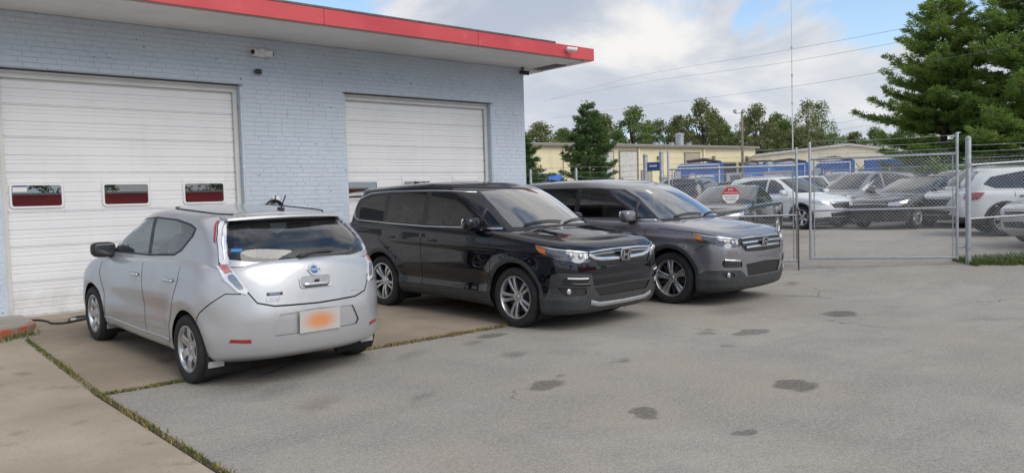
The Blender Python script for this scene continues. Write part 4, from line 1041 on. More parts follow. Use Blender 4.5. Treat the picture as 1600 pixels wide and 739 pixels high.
    for mr in 'LR':
        for k, m in (('win1', gl), ('win2', M_glass_dark), ('win3', M_glass_dark)): obj('side_window', us.mesh(k, 'side_window', m, mr), car)
        if year == 2019: obj('chrome_trim', ribbon(up, [('s', 1.08, 1.222), ('s', 0.43, 1.223), ('s', -0.4, 1.217), ('s', -1.4, 1.247), ('s', -2.08, 1.273), ('s', -2.2, 1.32), ('s', -2.225, 1.455), ('s', -2.13, 1.605), ('s', -1.87, 1.683), ('s', -1.4, 1.709), ('s', -0.45, 1.718), ('s', -0.05, 1.713), ('s', 0.4, 1.689)], .018, 'chrome_trim', M_chrome, .002, mr, 1, h=.005), car)
        else: obj('chrome_trim', ribbon(up, [('s', 1.08, 1.222), ('s', 0.43, 1.223), ('s', -0.4, 1.217), ('s', -1.4, 1.247), ('s', -2.08, 1.273)], .016, 'chrome_trim', M_chrome, .002, mr, 1, h=.004), car)
        mirror_unit(car, .70, .91, 1.275, paint, 1 if mr == 'L' else -1, 1.05)
        obj('quarter_divider', ribbon(up, [('s', 0.75, 1.235), ('s', 0.715, 1.485)], .03, 'quarter_divider', M_black_plastic, .004, mr, h=.004), car)
    obj('roof', cap_mesh('roof', cap(up, -3, 3, lambda x: .038), paint), car)
    for (y0, y1, x0) in ((.02, .62, 1.24), (-.60, .0, 1.26)):
        pts = []
        for q in range(9):
            t = q/8; y = y0+(y1-y0)*t; P, N = up.pn([up.loc('f', abs(y), 1.255+.035*math.sin(t*2.5))]); p = P[0]+N[0]*.016; pts.append((p[0], math.copysign(p[1], y), p[2]))
        MB().tube(pts, .010, 6).build('wiper', M_black_plastic, car)
    fin = MB(); fin.add([(-1.75, -.03, 1.80), (-1.55, 0, 1.805), (-1.75, .03, 1.80), (-1.80, 0, 1.87), (-1.84, -.012, 1.80), (-1.84, .012, 1.80)], [(0, 1, 3), (1, 2, 3), (0, 3, 4), (2, 5, 3), (3, 5, 4)]); fin.build('antenna', M_black_plastic, car)
    # under and inside
    wheel_wells(car, WB, AR, .94, zc)
    MB().box((-.05, 0, .285), (4.25, 1.35, .10)).build('underbody', M_under, car); MB().box((1.75, 0, .55), (.7, 1.2, .5)).build('engine_bay', M_under, car); MB().box((0, 0, .36), (2.0, 1.82, .06)).build('floor_pan', M_under, car)
    seats(car, (.22, -.75), .68, M_seat if year == 2019 else M_seat_light, 2)
    MB().sup((.96, 0, 1.04), (.30, .80, .16), .4, .35, 24, 10).build('dashboard', M_seat, car, smooth=True)
    sw = MB(); MM = Matrix.Translation((.62, .38, 1.13)) @ Matrix.Rotation(R(66), 4, 'Y'); sw.tube([MM @ Vector((.18*math.cos(a), .18*math.sin(a), 0)) for a in [i*math.pi/12 for i in range(24)]], .015, 6, closed=True); sw.tube([MM @ Vector((-.17, 0, 0)), MM @ Vector((.17, 0, 0))], .02, 6); sw.build('steering_wheel', M_black_plastic, car, smooth=True)
    MB().box((.50, 0, 1.66), (.04, .22, .06), ch=.01).build('rear_view_mirror', M_black_plastic, car)
    add_wheels(car, 'ten' if year == 2019 else 'five', (RW, .245, .264, 'ten' if year == 2019 else 'five'), WB, 1.685)
    return car, low, up

SLOPE = math.atan(.025)
blk, bl_, bu_ = suv('parked_suv', 'glossy black suv with tinted windows parked nose out before the right garage door', (7.34, 8.81, .026), R(1.05), P_black, 2019)
gry, gl_, gu_ = suv('parked_suv', 'dark grey metallic suv parked nose out beside the black suv, nearest the gate', (10.19, 8.60, .026), R(1.05), P_grey, 2016)
# inspection stickers on the grey one's windshield
for (y, z, s) in ((-.43, 1.63, .07), (-.05, 1.685, .035)):
    obj('windshield_sticker', patch(gu_, [('f', abs(y)-s/2, z-s*.4), ('f', abs(y)-s/2, z+s*.4), ('f', abs(y)+s/2, z+s*.4), ('f', abs(y)+s/2, z-s*.4)], 'windshield_sticker', M_white, .002, 0, 'R'), gry)

M_tail_clear = mat('tail_lens_clear', (.80, .81, .82), .16, .25, var=.12, scale=70, coat=1)
def hatchback():
    car = thing('parked_hatchback', 'silver electric hatchback parked nose in at the left garage door', 'car', (3.335, 8.79, .05), math.pi/2+R(2.7)); car.scale = (1, 1.05, 1); car.rotation_euler[1] = -R(2.1)
    paint = P_silver; WB, RW = 2.70, .318; zc = RW; AR = .362
    sf = dict(lf=.75, nf=2.3, lr=.62, nr=2.55)
    rows = [dict(z=[(2.2, .21), (0, .20), (-1.5, .22), (-2.1, .26)], xf=2.10, xr=-2.00, w=.76, **sf),
            dict(z=[(2.2, .29), (0, .265), (-1.5, .28), (-2.1, .31)], xf=2.24, xr=-2.095, w=.845, **sf),
            dict(z=[(2.2, .44), (-2.1, .46)], xf=2.30, xr=-2.13, w=.868, **sf),
            dict(z=.62, xf=2.31, xr=-2.135, w=.880, **sf),
            dict(z=[(2.2, .74), (-2.1, .80)], xf=2.25, xr=-2.105, w=.886, **sf),
            dict(z=[(2.1, .80), (1.3, .87), (0, .92), (-2.1, .96)], xf=2.12, xr=-2.068, w=.878, **sf),
            dict(z=[(2.0, .84), (1.3, .95), (0, 1.02), (-1.3, 1.075), (-2, 1.075)], xf=1.98, xr=-2.03, w=.852, tr=.03, **sf),
            dict(z=[(1.8, .87), (1.3, .985), (0, 1.06), (-1.3, 1.125), (-2, 1.13)], xf=1.82, xr=-1.99, w=.80, tr=.06, **sf),
            dict(z=[(1.7, .89), (1.3, 1.0), (0, 1.08), (-1.3, 1.145), (-2, 1.155)], xf=1.68, xr=-1.90, w=.70, tr=.06, **sf)]
    low = Ring(rows, 60, bumpring(WB, zc, AR+.05, .018, [(.60, .62, .12, -.012)]))
    gf = dict(lf=.75, nf=2.2, lr=.46, nr=3.1)
    gr = [dict(z=[(1.6, .98), (0, 1.025), (-1.9, 1.10)], xf=1.58, xr=-1.965, w=.815, tr=.05, **gf),
          dict(z=[(1.3, 1.145), (-1.9, 1.215)], xf=1.28, xr=-1.925, w=.785, tr=.06, **gf),
          dict(z=[(.9, 1.335), (-1.8, 1.365)], xf=.88, xr=-1.775, w=.745, tr=.05, **gf),
          dict(z=[(.5, 1.45), (0, 1.485), (-1.7, 1.47)], xf=.56, xr=-1.615, w=.70, tr=.045, **gf),
          dict(z=[(.4, 1.50), (0, 1.535), (-1.7, 1.505)], xf=.42, xr=-1.57, w=.65, tr=.045, **gf),
          dict(z=[(.3, 1.525), (0, 1.565), (-1.7, 1.527)], xf=.22, xr=-1.54, w=.55, tr=.05, **gf)]
    up = Ring(gr, 44)
    sh = Shell(low, 2, 2); top = low.T; E_ = low.S[-1]
    for s in (1, -1): sh.piece('arch', arch(low, s*WB/2, zc, AR), 0)
    sh.piece('tail_light', [('st', low.loc('r', .665, 1.196)[0], top), ('r', .675, 1.1071), ('r', .64, 1.0034), ('r', .585, 0.8936), ('r', .60, 0.857), ('r', .66, 0.8814), ('r', .735, 0.9912), ('r', .745, 1.0949), ('st', low.loc('r', .735, 1.196)[0], top)])
    sh.piece('plate_recess', [('st', E_, low.loc('r', 0, 0.475)[1]), ('r', .40, .475), ('r', .43, .52), ('r', .36, .665), ('st', E_, low.loc('r', 0, 0.685)[1])])
    sh.piece('tailgate', [('st', E_, low.loc('r', 0, 0.735)[1]), ('r', .40, 0.7472), ('r', .52, 0.7838), ('r', .585, 0.8936), ('r', .64, 1.0034), ('r', .675, 1.1071), ('st', low.loc('r', .665, 1.196)[0], top), ('st', E_, top)])
    sh.piece('rear_bumper', [('st', E_, 0), ('st', E_, low.loc('r', 0, 0.735)[1]), ('r', .40, 0.7472), ('r', .52, 0.7838), ('r', .60, 0.857), ('r', .70, 0.8509), ('s', -1.72, .72), ('s', -1.60, .62), ('s', -1.70, .3), ('st', low.loc('s', -1.70, 0.3)[0], 0)])
    fd = [('s', .93, .30), ('s', .93, .6), ('s', 1.05, 0.82), ('s', 1.00, 0.95), ('st', low.loc('s', .95, 1.071)[0], top), ('st', low.loc('s', -.25, 1.1456)[0], top), ('s', -.28, 0.92), ('s', -.30, .30)]
    rd = [('s', -.30, .30), ('s', -.28, 0.92), ('st', low.loc('s', -.25, 1.1456)[0], top), ('st', low.loc('s', -1.18, 1.1946)[0], top), ('s', -1.20, 0.94), ('s', -1.05, .70), ('s', -.97, .50), ('s', -.93, .30)]
    sh.piece('front_door', fd); sh.piece('rear_door', rd); sh.cut()
    obj('body', sh.mesh('rest', 'body', paint), car); tg = obj('tailgate', sh.mesh('tailgate', 'tailgate', paint), car); rb = obj('rear_bumper', sh.mesh('rear_bumper', 'rear_bumper', paint), car)
    obj('plate_recess', sh.mesh('plate_recess', 'plate_recess', paint, off=-.014), rb)
    doors = {}
    for mr in 'LR':
        sy = 1 if mr == 'L' else -1
        for k in ('front_door', 'rear_door'): doors[k+mr] = obj('door', sh.mesh(k, 'door', paint, mr), car)
        for k, x, z in (('front_door', -.10, .905), ('rear_door', -1.00, .925)): handle(doors[k+mr], low, x, z, M_chrome, mr)
        gap(car, low, [('s', .93, .31), ('s', .93, .6), ('s', 1.04, 0.82), ('s', 1.00, 0.95), ('s', .97, 1.005)], mr, .008); gap(car, low, [('s', -.30, .31), ('s', -.28, 0.92), ('s', -.26, 1.0808)], mr, .008)
        gap(car, low, [('s', -.94, .31), ('s', -.97, .50), ('s', -1.05, .70), ('s', -1.20, 0.94), ('s', -1.19, 1.1298)], mr, .008)
        gap(car, low, [('s', -1.585, .60), ('s', -1.66, .69), ('s', -1.80, 0.795), ('r', .74, 0.8692), ('r', .64, 0.8631)], mr, .008)
        gap(car, low, [('r', 0, .732), ('r', .40, 0.7435), ('r', .53, 0.7801), ('r', .59, 0.8753), ('r', .65, 1.0034), ('r', .69, 1.1193)], mr, .011)
        obj('sill_line', ribbon(low, [('s', .95, .335), ('s', 0, .33), ('s', -.95, .345)], .014, 'sill_line', paint, .003, mr, h=.005), car)
        # tall boomerang lamp: the lower arm on the body, the upper arm beside the glass
        t = obj('tail_light', sh.mesh('tail_light', 'tail_light', M_tail_clear, mr, off=.012, skirt=.03), car)
        obj('lamp_core', patch(low, [('r', .665, 1.04), ('r', .61, 0.9058), ('r', .655, 0.9058), ('r', .71, 1.0156)], 'lamp_core', mat('lamp_chrome', (.34, .35, .38), .15, .6, var=.25, scale=60, coat=1), .018, .006, mr, 1), t)
        obj('lamp_red', patch(low, [('r', .685, 1.1132), ('r', .665, 1.0522), ('r', .715, 1.04), ('r', .73, 1.1071)], 'lamp_red', mat('pink_lens', (.45, .16, .16), .15, 0, coat=1), .020, .008, mr), t)
        UL = [('r', .668, 1.115), ('r', .672, 1.20), ('r', .638, 1.32), ('r', .578, 1.43), ('r', .535, 1.478), ('r', .58, 1.482), ('r', .63, 1.43), ('r', .685, 1.32), ('r', .715, 1.20), ('r', .728, 1.115)]
        obj('lamp_arm', patch(up, UL, 'lamp_arm', M_tail_clear, .012, .03, mr, 1), t)
        ul = up.poly(UL[5:], 1, closed=False); ed = [(a_-.030, b_) for a_, b_ in ul]
        obj('lamp_edge', ribbon(up, ed[:int(len(ed)*.62)], .022, 'lamp_edge', M_red_lens, .006, mr, raw=True, h=.004), t)
        obj('panel_gap', ribbon(up, [(a_-.008, b_) for a_, b_ in ul], .010, 'panel_gap', M_gap, .003, mr, raw=True), t)
        obj('lamp_line', ribbon(up, [('r', .694, 1.16), ('r', .672, 1.28), ('r', .622, 1.40), ('r', .56, 1.47)], .010, 'lamp_line', M_chrome, .014, mr, 1, h=.004), t)
        obj('reflector', patch(low, [('r', .585, .428), ('r', .59, .462), ('r', .725, .468), ('r', .735, .44)], 'reflector', M_red_lens, .004, .01, mr), rb)
        mirror_unit(car, .84, .80, 1.10, M_black_plastic, sy, .95, M_glass_lot)
        MB().box((-1.35-AR+.015, sy*.76, .27), (.015, .14, .16), ch=.006).build('mud_flap', paint, car); MB().box((1.35-AR+.015, sy*.77, .26), (.015, .14, .16), ch=.006).build('mud_flap', paint, car)
    # glass
    us = Shell(up, 2, 2)
    us.piece('windshield', [('st', 0, up.loc('f', 0, 1.07)[1]), ('f', .60, 1.07), ('f', .64, 1.13), ('f', .58, 1.31), ('f', .50, 1.43), ('f', .3, 1.455), ('st', 0, up.loc('f', 0, 1.46)[1])])
    us.piece('win0', [('s', 1.05, 1.075), ('s', .78, 1.2145), ('s', .74, 1.0853)])
    us.piece('win1', [('s', .70, 1.0861), ('s', .735, 1.2354), ('s', .45, 1.3562), ('s', .18, 1.4368), ('s', -.18, 1.4691), ('s', -.24, 1.1154)])
    us.piece('win2', [('s', -.33, 1.1202), ('s', -.27, 1.471), ('s', -.75, 1.4658), ('s', -1.10, 1.433), ('s', -1.22, 1.405), ('s', -1.20, 1.35), ('s', -1.03, 1.2165), ('s', -.90, 1.1639)])
    us.piece('frame', [('s', 1.10, 1.06), ('s', .75, 1.2451), ('s', .45, 1.3742), ('s', .18, 1.4538), ('s', -.25, 1.4886), ('s', -.77, 1.4832), ('s', -1.12, 1.4504), ('s', -1.26, 1.415), ('s', -1.24, 1.34), ('s', -1.05, 1.1919), ('s', -.90, 1.1389), ('s', -.3, 1.0966)])
    us.piece('rear_window', [('st', up.S[-1], up.loc('r', 0, 1.15)[1]), ('r', .30, 1.152), ('r', .50, 1.17), ('r', .605, 1.225), ('r', .588, 1.32), ('r', .535, 1.42), ('r', .46, 1.45), ('st', up.S[-1], up.loc('r', 0, 1.455)[1])], 0)
    us.piece('ceramic', [('st', up.S[-1], up.loc('r', 0, 1.118)[1]), ('r', .30, 1.12), ('r', .50, 1.132), ('r', .665, 1.158), ('r', .668, 1.20), ('r', .634, 1.32), ('r', .574, 1.435), ('r', .525, 1.482), ('st', up.S[-1], up.loc('r', 0, 1.486)[1])])
    us.cut()
    obj('roof_frame', us.mesh('rest', 'roof_frame', paint), car); [obj('window_frame', us.mesh('frame', 'window_frame', M_black_plastic, q_), car) for q_ in 'LR']; obj('windshield', us.mesh('windshield', 'windshield', M_glass), car)
    obj('rear_window', us.mesh('rear_window', 'rear_window', M_glass), car); obj('glass_border', us.mesh('ceramic', 'glass_border', g_opaque('ceramic_black', (.012, .012, .013))), car)
    for mr in 'LR':
        for k in ('win0', 'win1', 'win2'): obj('side_window', us.mesh(k, 'side_window', M_glass, mr), car)
    obj('hood', cap_mesh('hood', cap(low, .60, 3, lambda x: .06), paint), car); obj('roof', cap_mesh('roof', cap(up, -3, 3, lambda x: .030), paint), car)
    sp = MB(); n = 14
    for k in range(n+1):
        t = -1+2*k/n; y = t*.575; bow = .09*t*t
        sp.v += [(-1.46+bow*.6, y, 1.545-.018*t*t), (-1.68+bow, y, 1.53-.02*t*t), (-1.685+bow, y, 1.508-.02*t*t), (-1.57+bow, y, 1.50-.015*t*t)]
    for k in range(n): sp.f += [(k*4+i, k*4+(i+1) % 4, k*4+4+(i+1) % 4, k*4+4+i) for i in range(4)]
    sp.f += [(0, 1, 2, 3), (n*4, n*4+3, n*4+2, n*4+1)]; sp.build('spoiler', paint, car, smooth=True, angle=50)
    an = MB(); an.sup((-1.45, 0, 1.578), (.05, .028, .018), .7, .8, 16, 8); an.tube([(-1.45, 0, 1.585), (-1.55, 0, 1.71)], .006, 6); an.build('antenna', M_black_plastic, car, smooth=True)
    for s in (-1, 1):
        e = [i for i in range(up.nc) if -1.45 < up.P[-1][i, 0] < .15]; pts = [(up.P[-1][i, 0], s*(up.P[-1][i, 1]-.005), up.P[-1][i, 2]+.004) for i in e[::4]]; MB().tube(pts, .007, 6).build('roof_seam', M_gap, car)
    # tailgate furniture
    def rear_pt(y, z, off=0.0, ring=low): P, N = ring.pn([ring.loc('r', abs(y), z)]); p = P[0]+N[0]*off; n_ = N[0]; return Vector((p[0], math.copysign(p[1], y), p[2])), Vector((n_[0], math.copysign(n_[1], y), n_[2]))
    def frame(y, z, off=.003):
        p, n_ = rear_pt(y, z, off); u = Vector((0, 0, 1)).cross(n_).normalized(); v = n_.cross(u); return Matrix.Translation(p) @ Matrix(((u.x, v.x, n_.x, 0), (u.y, v.y, n_.y, 0), (u.z, v.z, n_.z, 0), (0, 0, 0, 1)))
    def put(name, me, y, z, par, off=.003): o = obj(name, me, par); o.matrix_local = frame(y, z, off); return o
    em = MB(); em.lathe([(.030, -.004), (.052, -.004), (.056, .003), (.052, .008), (.038, .008), (.034, .002)], axis='z', n=36); em.prism([(-.064, -.011), (.064, -.011), (.064, .011), (-.064, .011)], lambda u, v, k: Vector((u, v, .002+.009*k)))
    e = put('emblem', em.mesh('emblem', M_chrome, True, angle=35), 0, 1.03, tg); MB().lathe([(0, .001), (.05, .001), (.05, -.003)], axis='z', n=30).build('emblem_disc', mat('emblem_blue', (.05, .16, .42), .3, .4), e)
    MB().prism([(-.058, -.008), (.058, -.008), (.058, .008), (-.058, .008)], lambda u, v, k: Vector((u, v, .0105+.001*k))).build('emblem_bar', mat('emblem_bar_blue', (.16, .30, .55), .3, .6), e)
    o = obj('lettering', text_mesh('NISSAN', .017, M_chrome, .001), e, (0, 0, .0125))
    hr = put('handle_recess', MB().add([(*p, .001) for p in rounded(.155, .055, .03)], [tuple(range(24))]).mesh('handle_recess', mat('silver_recess', (.36, .37, .38), .4, .6)), 0, .925, tg, .002)
    hb = MB(); out_ = rounded(.158, .058, .032); n_ = len(out_); hb.add([(u, v, 0) for u, v in out_]+[(u*.97, v*.92, .008) for u, v in out_]+[(u*.92, v*.82, 0) for u, v in out_], [(q*n_+i, q*n_+(i+1) % n_, (q+1)*n_+(i+1) % n_, (q+1)*n_+i) for q in range(2) for i in range(n_)]); hb.build('recess_rim', P_silver, hr, smooth=True)
    MB().sup((0, -.022, .008), (.125, .017, .014), .5, .5, 20, 8).build('pull_handle', M_chrome, hr, smooth=True); MB().box((0, -.046, .004), (.22, .012, .006)).build('handle_shadow', M_black_plastic, hr)
    MB().sup((.01, .006, .012), (.022, .014, .014), .7, .7, 14, 8).build('reversing_camera', M_black_plastic, hr, smooth=True)
    put('lettering', text_mesh('LEAF', .058, M_chrome, .002), .40, .80, tg)
    o = put('dealer_badge', MB().box((0, 0, 0), (.135, .026, .003)).mesh('dealer_badge', M_black_plastic), .385, .85, tg); obj('lettering', text_mesh('PRIORITY', .022, M_chrome, .001), o, (0, -.001, .003))
    put('lettering', text_mesh('ZERO EMISSION', .018, M_chrome, .001), -.42, .80, tg)
    pm = NT('licence_plate_face'); sx_ = pm.N('ShaderNodeVectorMath'); sx_.operation = 'MULTIPLY'; sx_.inputs[1].default_value = (5.2, 9.5, 0); pm.L(pm.tc.outputs['Object'], sx_.inputs[0]); ln = pm.N('ShaderNodeVectorMath'); ln.operation = 'LENGTH'; pm.L(sx_.outputs[0], ln.inputs[0])
    pm.bsdf(Base_Color=pm.mix(pm.ramp(ln.outputs['Value'], 1.15, .2), (.50, .49, .48), (.66, .27, .11)), Roughness=.5)
    pl = put('licence_plate', MB().box((0, 0, 0), (.40, .20, .006), ch=.002).mesh('licence_plate', pm.m), 0, .575, rb, .012)
    blue = put('window_sticker', MB().box((0, 0, 0), (.09, .03, .002)).mesh('window_sticker', mat('sticker_cyan', (.03, .22, .55), .4)), 0, .7, car)
    P, N = up.pn([up.loc('r', .60, 1.236)]); p = P[0]+N[0]*.003; n0 = N[0]*np.array([1, 1, 1]); nn = Vector(n0); u = Vector((0, 0, 1)).cross(nn).normalized(); v = nn.cross(u); blue.matrix_local = Matrix.Translation(Vector(p)) @ Matrix(((u.x, v.x, nn.x, 0), (u.y, v.y, nn.y, 0), (u.z, v.z, nn.z, 0), (0, 0, 0, 1)))
    wp = []
    for q in range(9):
        t = q/8; y = -.10+.34*t; P, N = up.pn([up.loc('r', abs(y), 1.145+.035*math.sin(t*2.2))]); p = P[0]+N[0]*.02; wp.append((p[0], math.copysign(p[1], -y), p[2]))
    w = MB(); w.tube(wp, [.022, .020, .016, .013, .012, .011, .010, .009, .008], 8); w.build('rear_wiper', M_black_plastic, car, smooth=True)
    wheel_wells(car, WB, AR, .86, zc)
    MB().box((.1, 0, .26), (3.5, 1.20, .10)).build('underbody', M_under, car); MB().box((1.6, 0, .5), (.6, 1.1, .5)).build('engine_bay', M_under, car); MB().box((0, 0, .31), (1.9, 1.66, .06)).build('floor_pan', M_under, car)
    MB().box((-1.62, 0, .62), (.40, 1.2, .62)).build('load_floor', M_seat, car)
    for x in (-1.88,): MB().tube([(x, -.18, .25), (x-.02, -.18, .33)], .03, 8).build('tow_eye', M_under, car); MB().tube([(x, .12, .24), (x-.02, .12, .33)], .03, 8).build('tow_eye', M_under, car)
    seats(car, (.12, -.78), .53, M_seat_light, 2, .34)
    MB().sup((.90, 0, .86), (.34, .72, .14), .4, .35, 24, 10).build('dashboard', M_seat, car, smooth=True)
    sw = MB(); MM = Matrix.Translation((.52, .34, .97)) @ Matrix.Rotation(R(66), 4, 'Y'); sw.tube([MM @ Vector((.18*math.cos(a), .18*math.sin(a), 0)) for a in [i*math.pi/12 for i in range(24)]], .015, 6, closed=True); sw.tube([MM @ Vector((-.17, 0, 0)), MM @ Vector((.17, 0, 0))], .02, 6); sw.build('steering_wheel', M_black_plastic, car, smooth=True)
    add_wheels(car, 'six', (RW, .205, .212, 'six'), WB, 1.56)
    return car
hatch = hatchback()
# ------------------------------------------------------------------ cars standing in the fenced lot
CAMANG = YAW
def heading(delta): return CAMANG + math.pi + R(delta)
class RingS(Ring): NF, NS, NR = 22, 46, 22
GENERIC = {}
def generic_car(style):
    """shared part meshes of a car seen from afar: 'suv', 'sedan' or 'small' (compact suv)"""
    if style in GENERIC: return GENERIC[style]
    sed = style == 'sedan'
    WB, RW, fx, rx, w, belt, roof = {'suv': (2.68, .352, 2.22, -2.30, .915, 1.06, 1.68), 'sedan': (2.70, .328, 2.28, -2.28, .90, .96, 1.44), 'small': (2.62, .342, 2.12, -2.14, .895, 1.02, 1.58)}[style]
    AR = RW+.058; hd = belt-.10
    sf = dict(lf=.62, nf=2.5, lr=.45, nr=2.8); b0 = belt-1.0
    rows = [dict(z=[(2.2, .20), (0, .21), (-2.2, .28)], xf=fx-.16, xr=rx+.16, w=w-.09, **sf), dict(z=.32, xf=fx-.03, xr=rx+.03, w=w-.025, **sf), dict(z=.52, xf=fx, xr=rx, w=w-.005, **sf),
            dict(z=.70, xf=fx-.02, xr=rx+.01, w=w, **sf), dict(z=[(2, hd-.10), (0, belt-.13), (-2.2, belt-.10)], xf=fx-.07, xr=rx+.03, w=w-.005, **sf),
            dict(z=[(2.2, hd-.05), (1.4, hd+.02), (0, belt-.03), (-2.2, belt+.0)], xf=fx-.18, xr=rx+.06, w=w-.045, **sf), dict(z=[(2.2, hd-.03), (1.4, hd+.05), (.8, belt), (-2.2, belt+.03)], xf=fx-.30, xr=rx+.14, w=w-.14, **sf)]
    low = RingS(rows, 30, bumpring(WB, RW, AR+.03, .022, [(.86, .90, .05, .012)]))
    ch = roof-belt
    if sed: xr = [-1.72, -1.58, -1.22, -.98, -.90, -.80]
    else: xr = [rx+.07, rx+.10, rx+.22, rx+.36, rx+.36, rx+.42]
    xf = [1.30, 1.12, .70, .40, .28, .12] if not sed else [1.18, 1.00, .52, .16, .06, -.06]
    wz = [w-.07, w-.10, w-.165, w-.235, w-.29, w-.38]; zz = [belt-.05, belt+ch*.16, belt+ch*.58, belt+ch*.87, belt+ch*.95, roof-.03]
    gf = dict(lf=.60, nf=2.3, lr=.36 if not sed else .5, nr=2.8 if not sed else 2.3)
    up = RingS([dict(z=[(xf[i], zz[i]-.012*(i > 2)), (-.3, zz[i]), (xr[i], zz[i]-.02*(i > 2))], xf=xf[i], xr=xr[i], w=wz[i], **gf) for i in range(6)], 24)
    sh = Shell(low, 3, 3)
    for s in (1, -1): sh.piece('arch', arch(low, s*WB/2, RW, AR, 22))
    for s in (1, -1): sh.piece('trim' if not sed else ('trimF' if s > 0 else 'trimR'), arch(low, s*WB/2, RW, AR+.05, 22, -25, 205))
    if not sed: sh.piece('trim', [('st', 0, 0), ('st', 0, low.loc('f', 0, .34)[1]), ('f', .6, .36), ('s', 1.9, .34), ('s', 1.0, .34), ('s', -1.0, .36), ('r', .6, .42), ('st', low.S[-1], low.loc('r', 0, .42)[1]), ('st', low.S[-1], 0)])
    sh.piece('lower_grille', [('st', 0, low.loc('f', 0, .36)[1]), ('f', .46, .36), ('f', .52, .47), ('st', 0, low.loc('f', 0, .49)[1])])
    sh.piece('grille', [('st', 0, low.loc('f', 0, .60)[1]), ('f', .40, .61), ('f', .52, hd-.14), ('st', 0, low.loc('f', 0, hd-.13)[1])])
    sh.piece('headlight', [('f', .54, hd-.21), ('f', .53, hd-.13), ('f', .78, hd-.09), ('s', fx-.50, hd-.06), ('s', fx-.42, hd-.16), ('f', .78, hd-.22)])
    sh.piece('tail_light', [('s', rx+.42, belt-.03), ('s', rx+.30, belt-.18), ('r', .74, belt-.22), ('r', .52, belt-.16), ('r', .50, belt-.06), ('r', .74, belt-.02)])
    sh.piece('plate', [('st', low.S[-1], low.loc('r', 0, .60)[1]), ('r', .17, .60), ('r', .17, .72), ('st', low.S[-1], low.loc('r', 0, .72)[1])])
    sh.cut(); us = Shell(up, 3, 3); tz = belt+ch*.86
    us.piece('windshield', [('st', 0, up.loc('f', 0, belt+.05)[1]), ('f', .68, belt+.05), ('f', .62, belt+ch*.45), ('f', .53, tz), ('st', 0, up.loc('f', 0, tz+.03)[1])])
    rq = xr[2]+.22
    us.piece('side_window', [('s', xf[1]-.36, belt+.045), ('s', xf[2]-.30, belt+ch*.58), ('s', xf[3]-.26, tz-.03), ('s', -.02, tz), ('s', -.04, belt+.03)])
    us.piece('rear_side_window', [('s', -.12, belt+.03), ('s', -.10, tz), ('s', -.75 if not sed else -.55, tz-.01), ('s', rq+.12 if not sed else -1.0, belt+ch*.58), ('s', rq-.04 if not sed else -1.16, belt+ch*.28), ('s', rq+.2 if not sed else -1.0, belt+.06)])
    us.piece('rear_window', [('st', up.S[-1], up.loc('r', 0, belt+.08)[1]), ('r', .58, belt+.09), ('r', .52, belt+ch*.55), ('r', .44, tz-.02), ('st', up.S[-1], up.loc('r', 0, tz)[1])]); us.cut()
    g = dict(WB=WB, RW=RW, track=2*w-.23, low=low, up=up)
    g['paint'] = [('body', sh.mesh('rest', 'body', None)), ('roof_frame', us.mesh('rest', 'roof_frame', None)), ('hood', cap_mesh('hood', cap(low, .3, 3, lambda x: .045), None)), ('roof', cap_mesh('roof', cap(up, -3, 3, lambda x: .035), None))]
    if sed: g['paint'].append(('trunk_lid', cap_mesh('trunk_lid', cap(low, -3, -.9, lambda x: .03), None)))
    M_gr = M_black_plastic; fixed = []
    if sed:
        for k in ('trimF', 'trimR'):
            for mr in 'LR': fixed.append(('wheel_trim', sh.mesh(k, 'wheel_trim', M_dark_trim, mr, off=.001)))
    else: fixed.append(('wheel_trim', sh.mesh('trim', 'wheel_trim', M_dark_trim, off=.001)))
    for k, nm, m in (('grille', 'grille', M_gr), ('lower_grille', 'lower_grille', M_gr), ('plate', 'licence_plate', M_white)): fixed.append((nm, sh.mesh(k, nm, m, off=-.006 if 'grille' in k else .001)))
    fixed.append(('windshield', us.mesh('windshield', 'windshield', M_glass_lot))); fixed.append(('rear_window', us.mesh('rear_window', 'rear_window', M_glass_lot)))
    for mr in 'LR':
        sy = 1 if mr == 'L' else -1
        fixed.append(('headlight', sh.mesh('headlight', 'headlight', M_clear_lens, mr, off=.002))); fixed.append(('tail_light', sh.mesh('tail_light', 'tail_light', M_red_lens, mr, off=.006, skirt=.01)))
        for k in ('side_window', 'rear_side_window'): fixed.append((k, us.mesh(k, k, M_glass_lot, mr)))
        fixed.append(('panel_gap', ribbon(low, [('s', .95, .36), ('s', .95, .7), ('s', .92, belt-.05)], .010, 'panel_gap', M_gap, .002, mr))); fixed.append(('panel_gap', ribbon(low, [('s', -.08, .36), ('s', -.06, belt-.02)], .010, 'panel_gap', M_gap, .002, mr)))
        fixed.append(('panel_gap', ribbon(low, [('s', -.92, .5), ('s', -1.12, .85), ('s', -1.12, belt-.02)], .010, 'panel_gap', M_gap, .002, mr)))
        for x in (-.0+.10, -.95): 
            P, N = low.pn([low.loc('s', x, belt-.12)]); p = P[0]; fixed.append(('door_handle', MB().sup((p[0], sy*(p[1]+.012), p[2]), (.09, .016, .016), .6, .6, 12, 6).mesh('door_handle', M_dark_trim, True)))
        q = MB(); q.sup((.72 if not sed else .66, sy*(w+.07), belt+.08), (.07, .11, .07), .6, .6, 16, 10); q.box((.73 if not sed else .67, sy*(w-.04), belt+.03), (.06, .16, .03)); g.setdefault('mirror', []).append(q.mesh('mirror', None, True))
        m = MB(); n = 16; vs_ = []; fs = []
    fixed.append(('chrome_bar', ribbon(low, [('f', 0, hd-.16), ('f', .48, hd-.17)], .03, 'chrome_bar', M_chrome, .002, 'B', h=.008)))
    fixed.append(('underbody', MB().box((0, 0, .34), (abs(rx)*1.75, 1.25, .22)).mesh('underbody', M_under)))
    g['fixed'] = fixed; GENERIC[style] = g; return g
LOTCARS = []
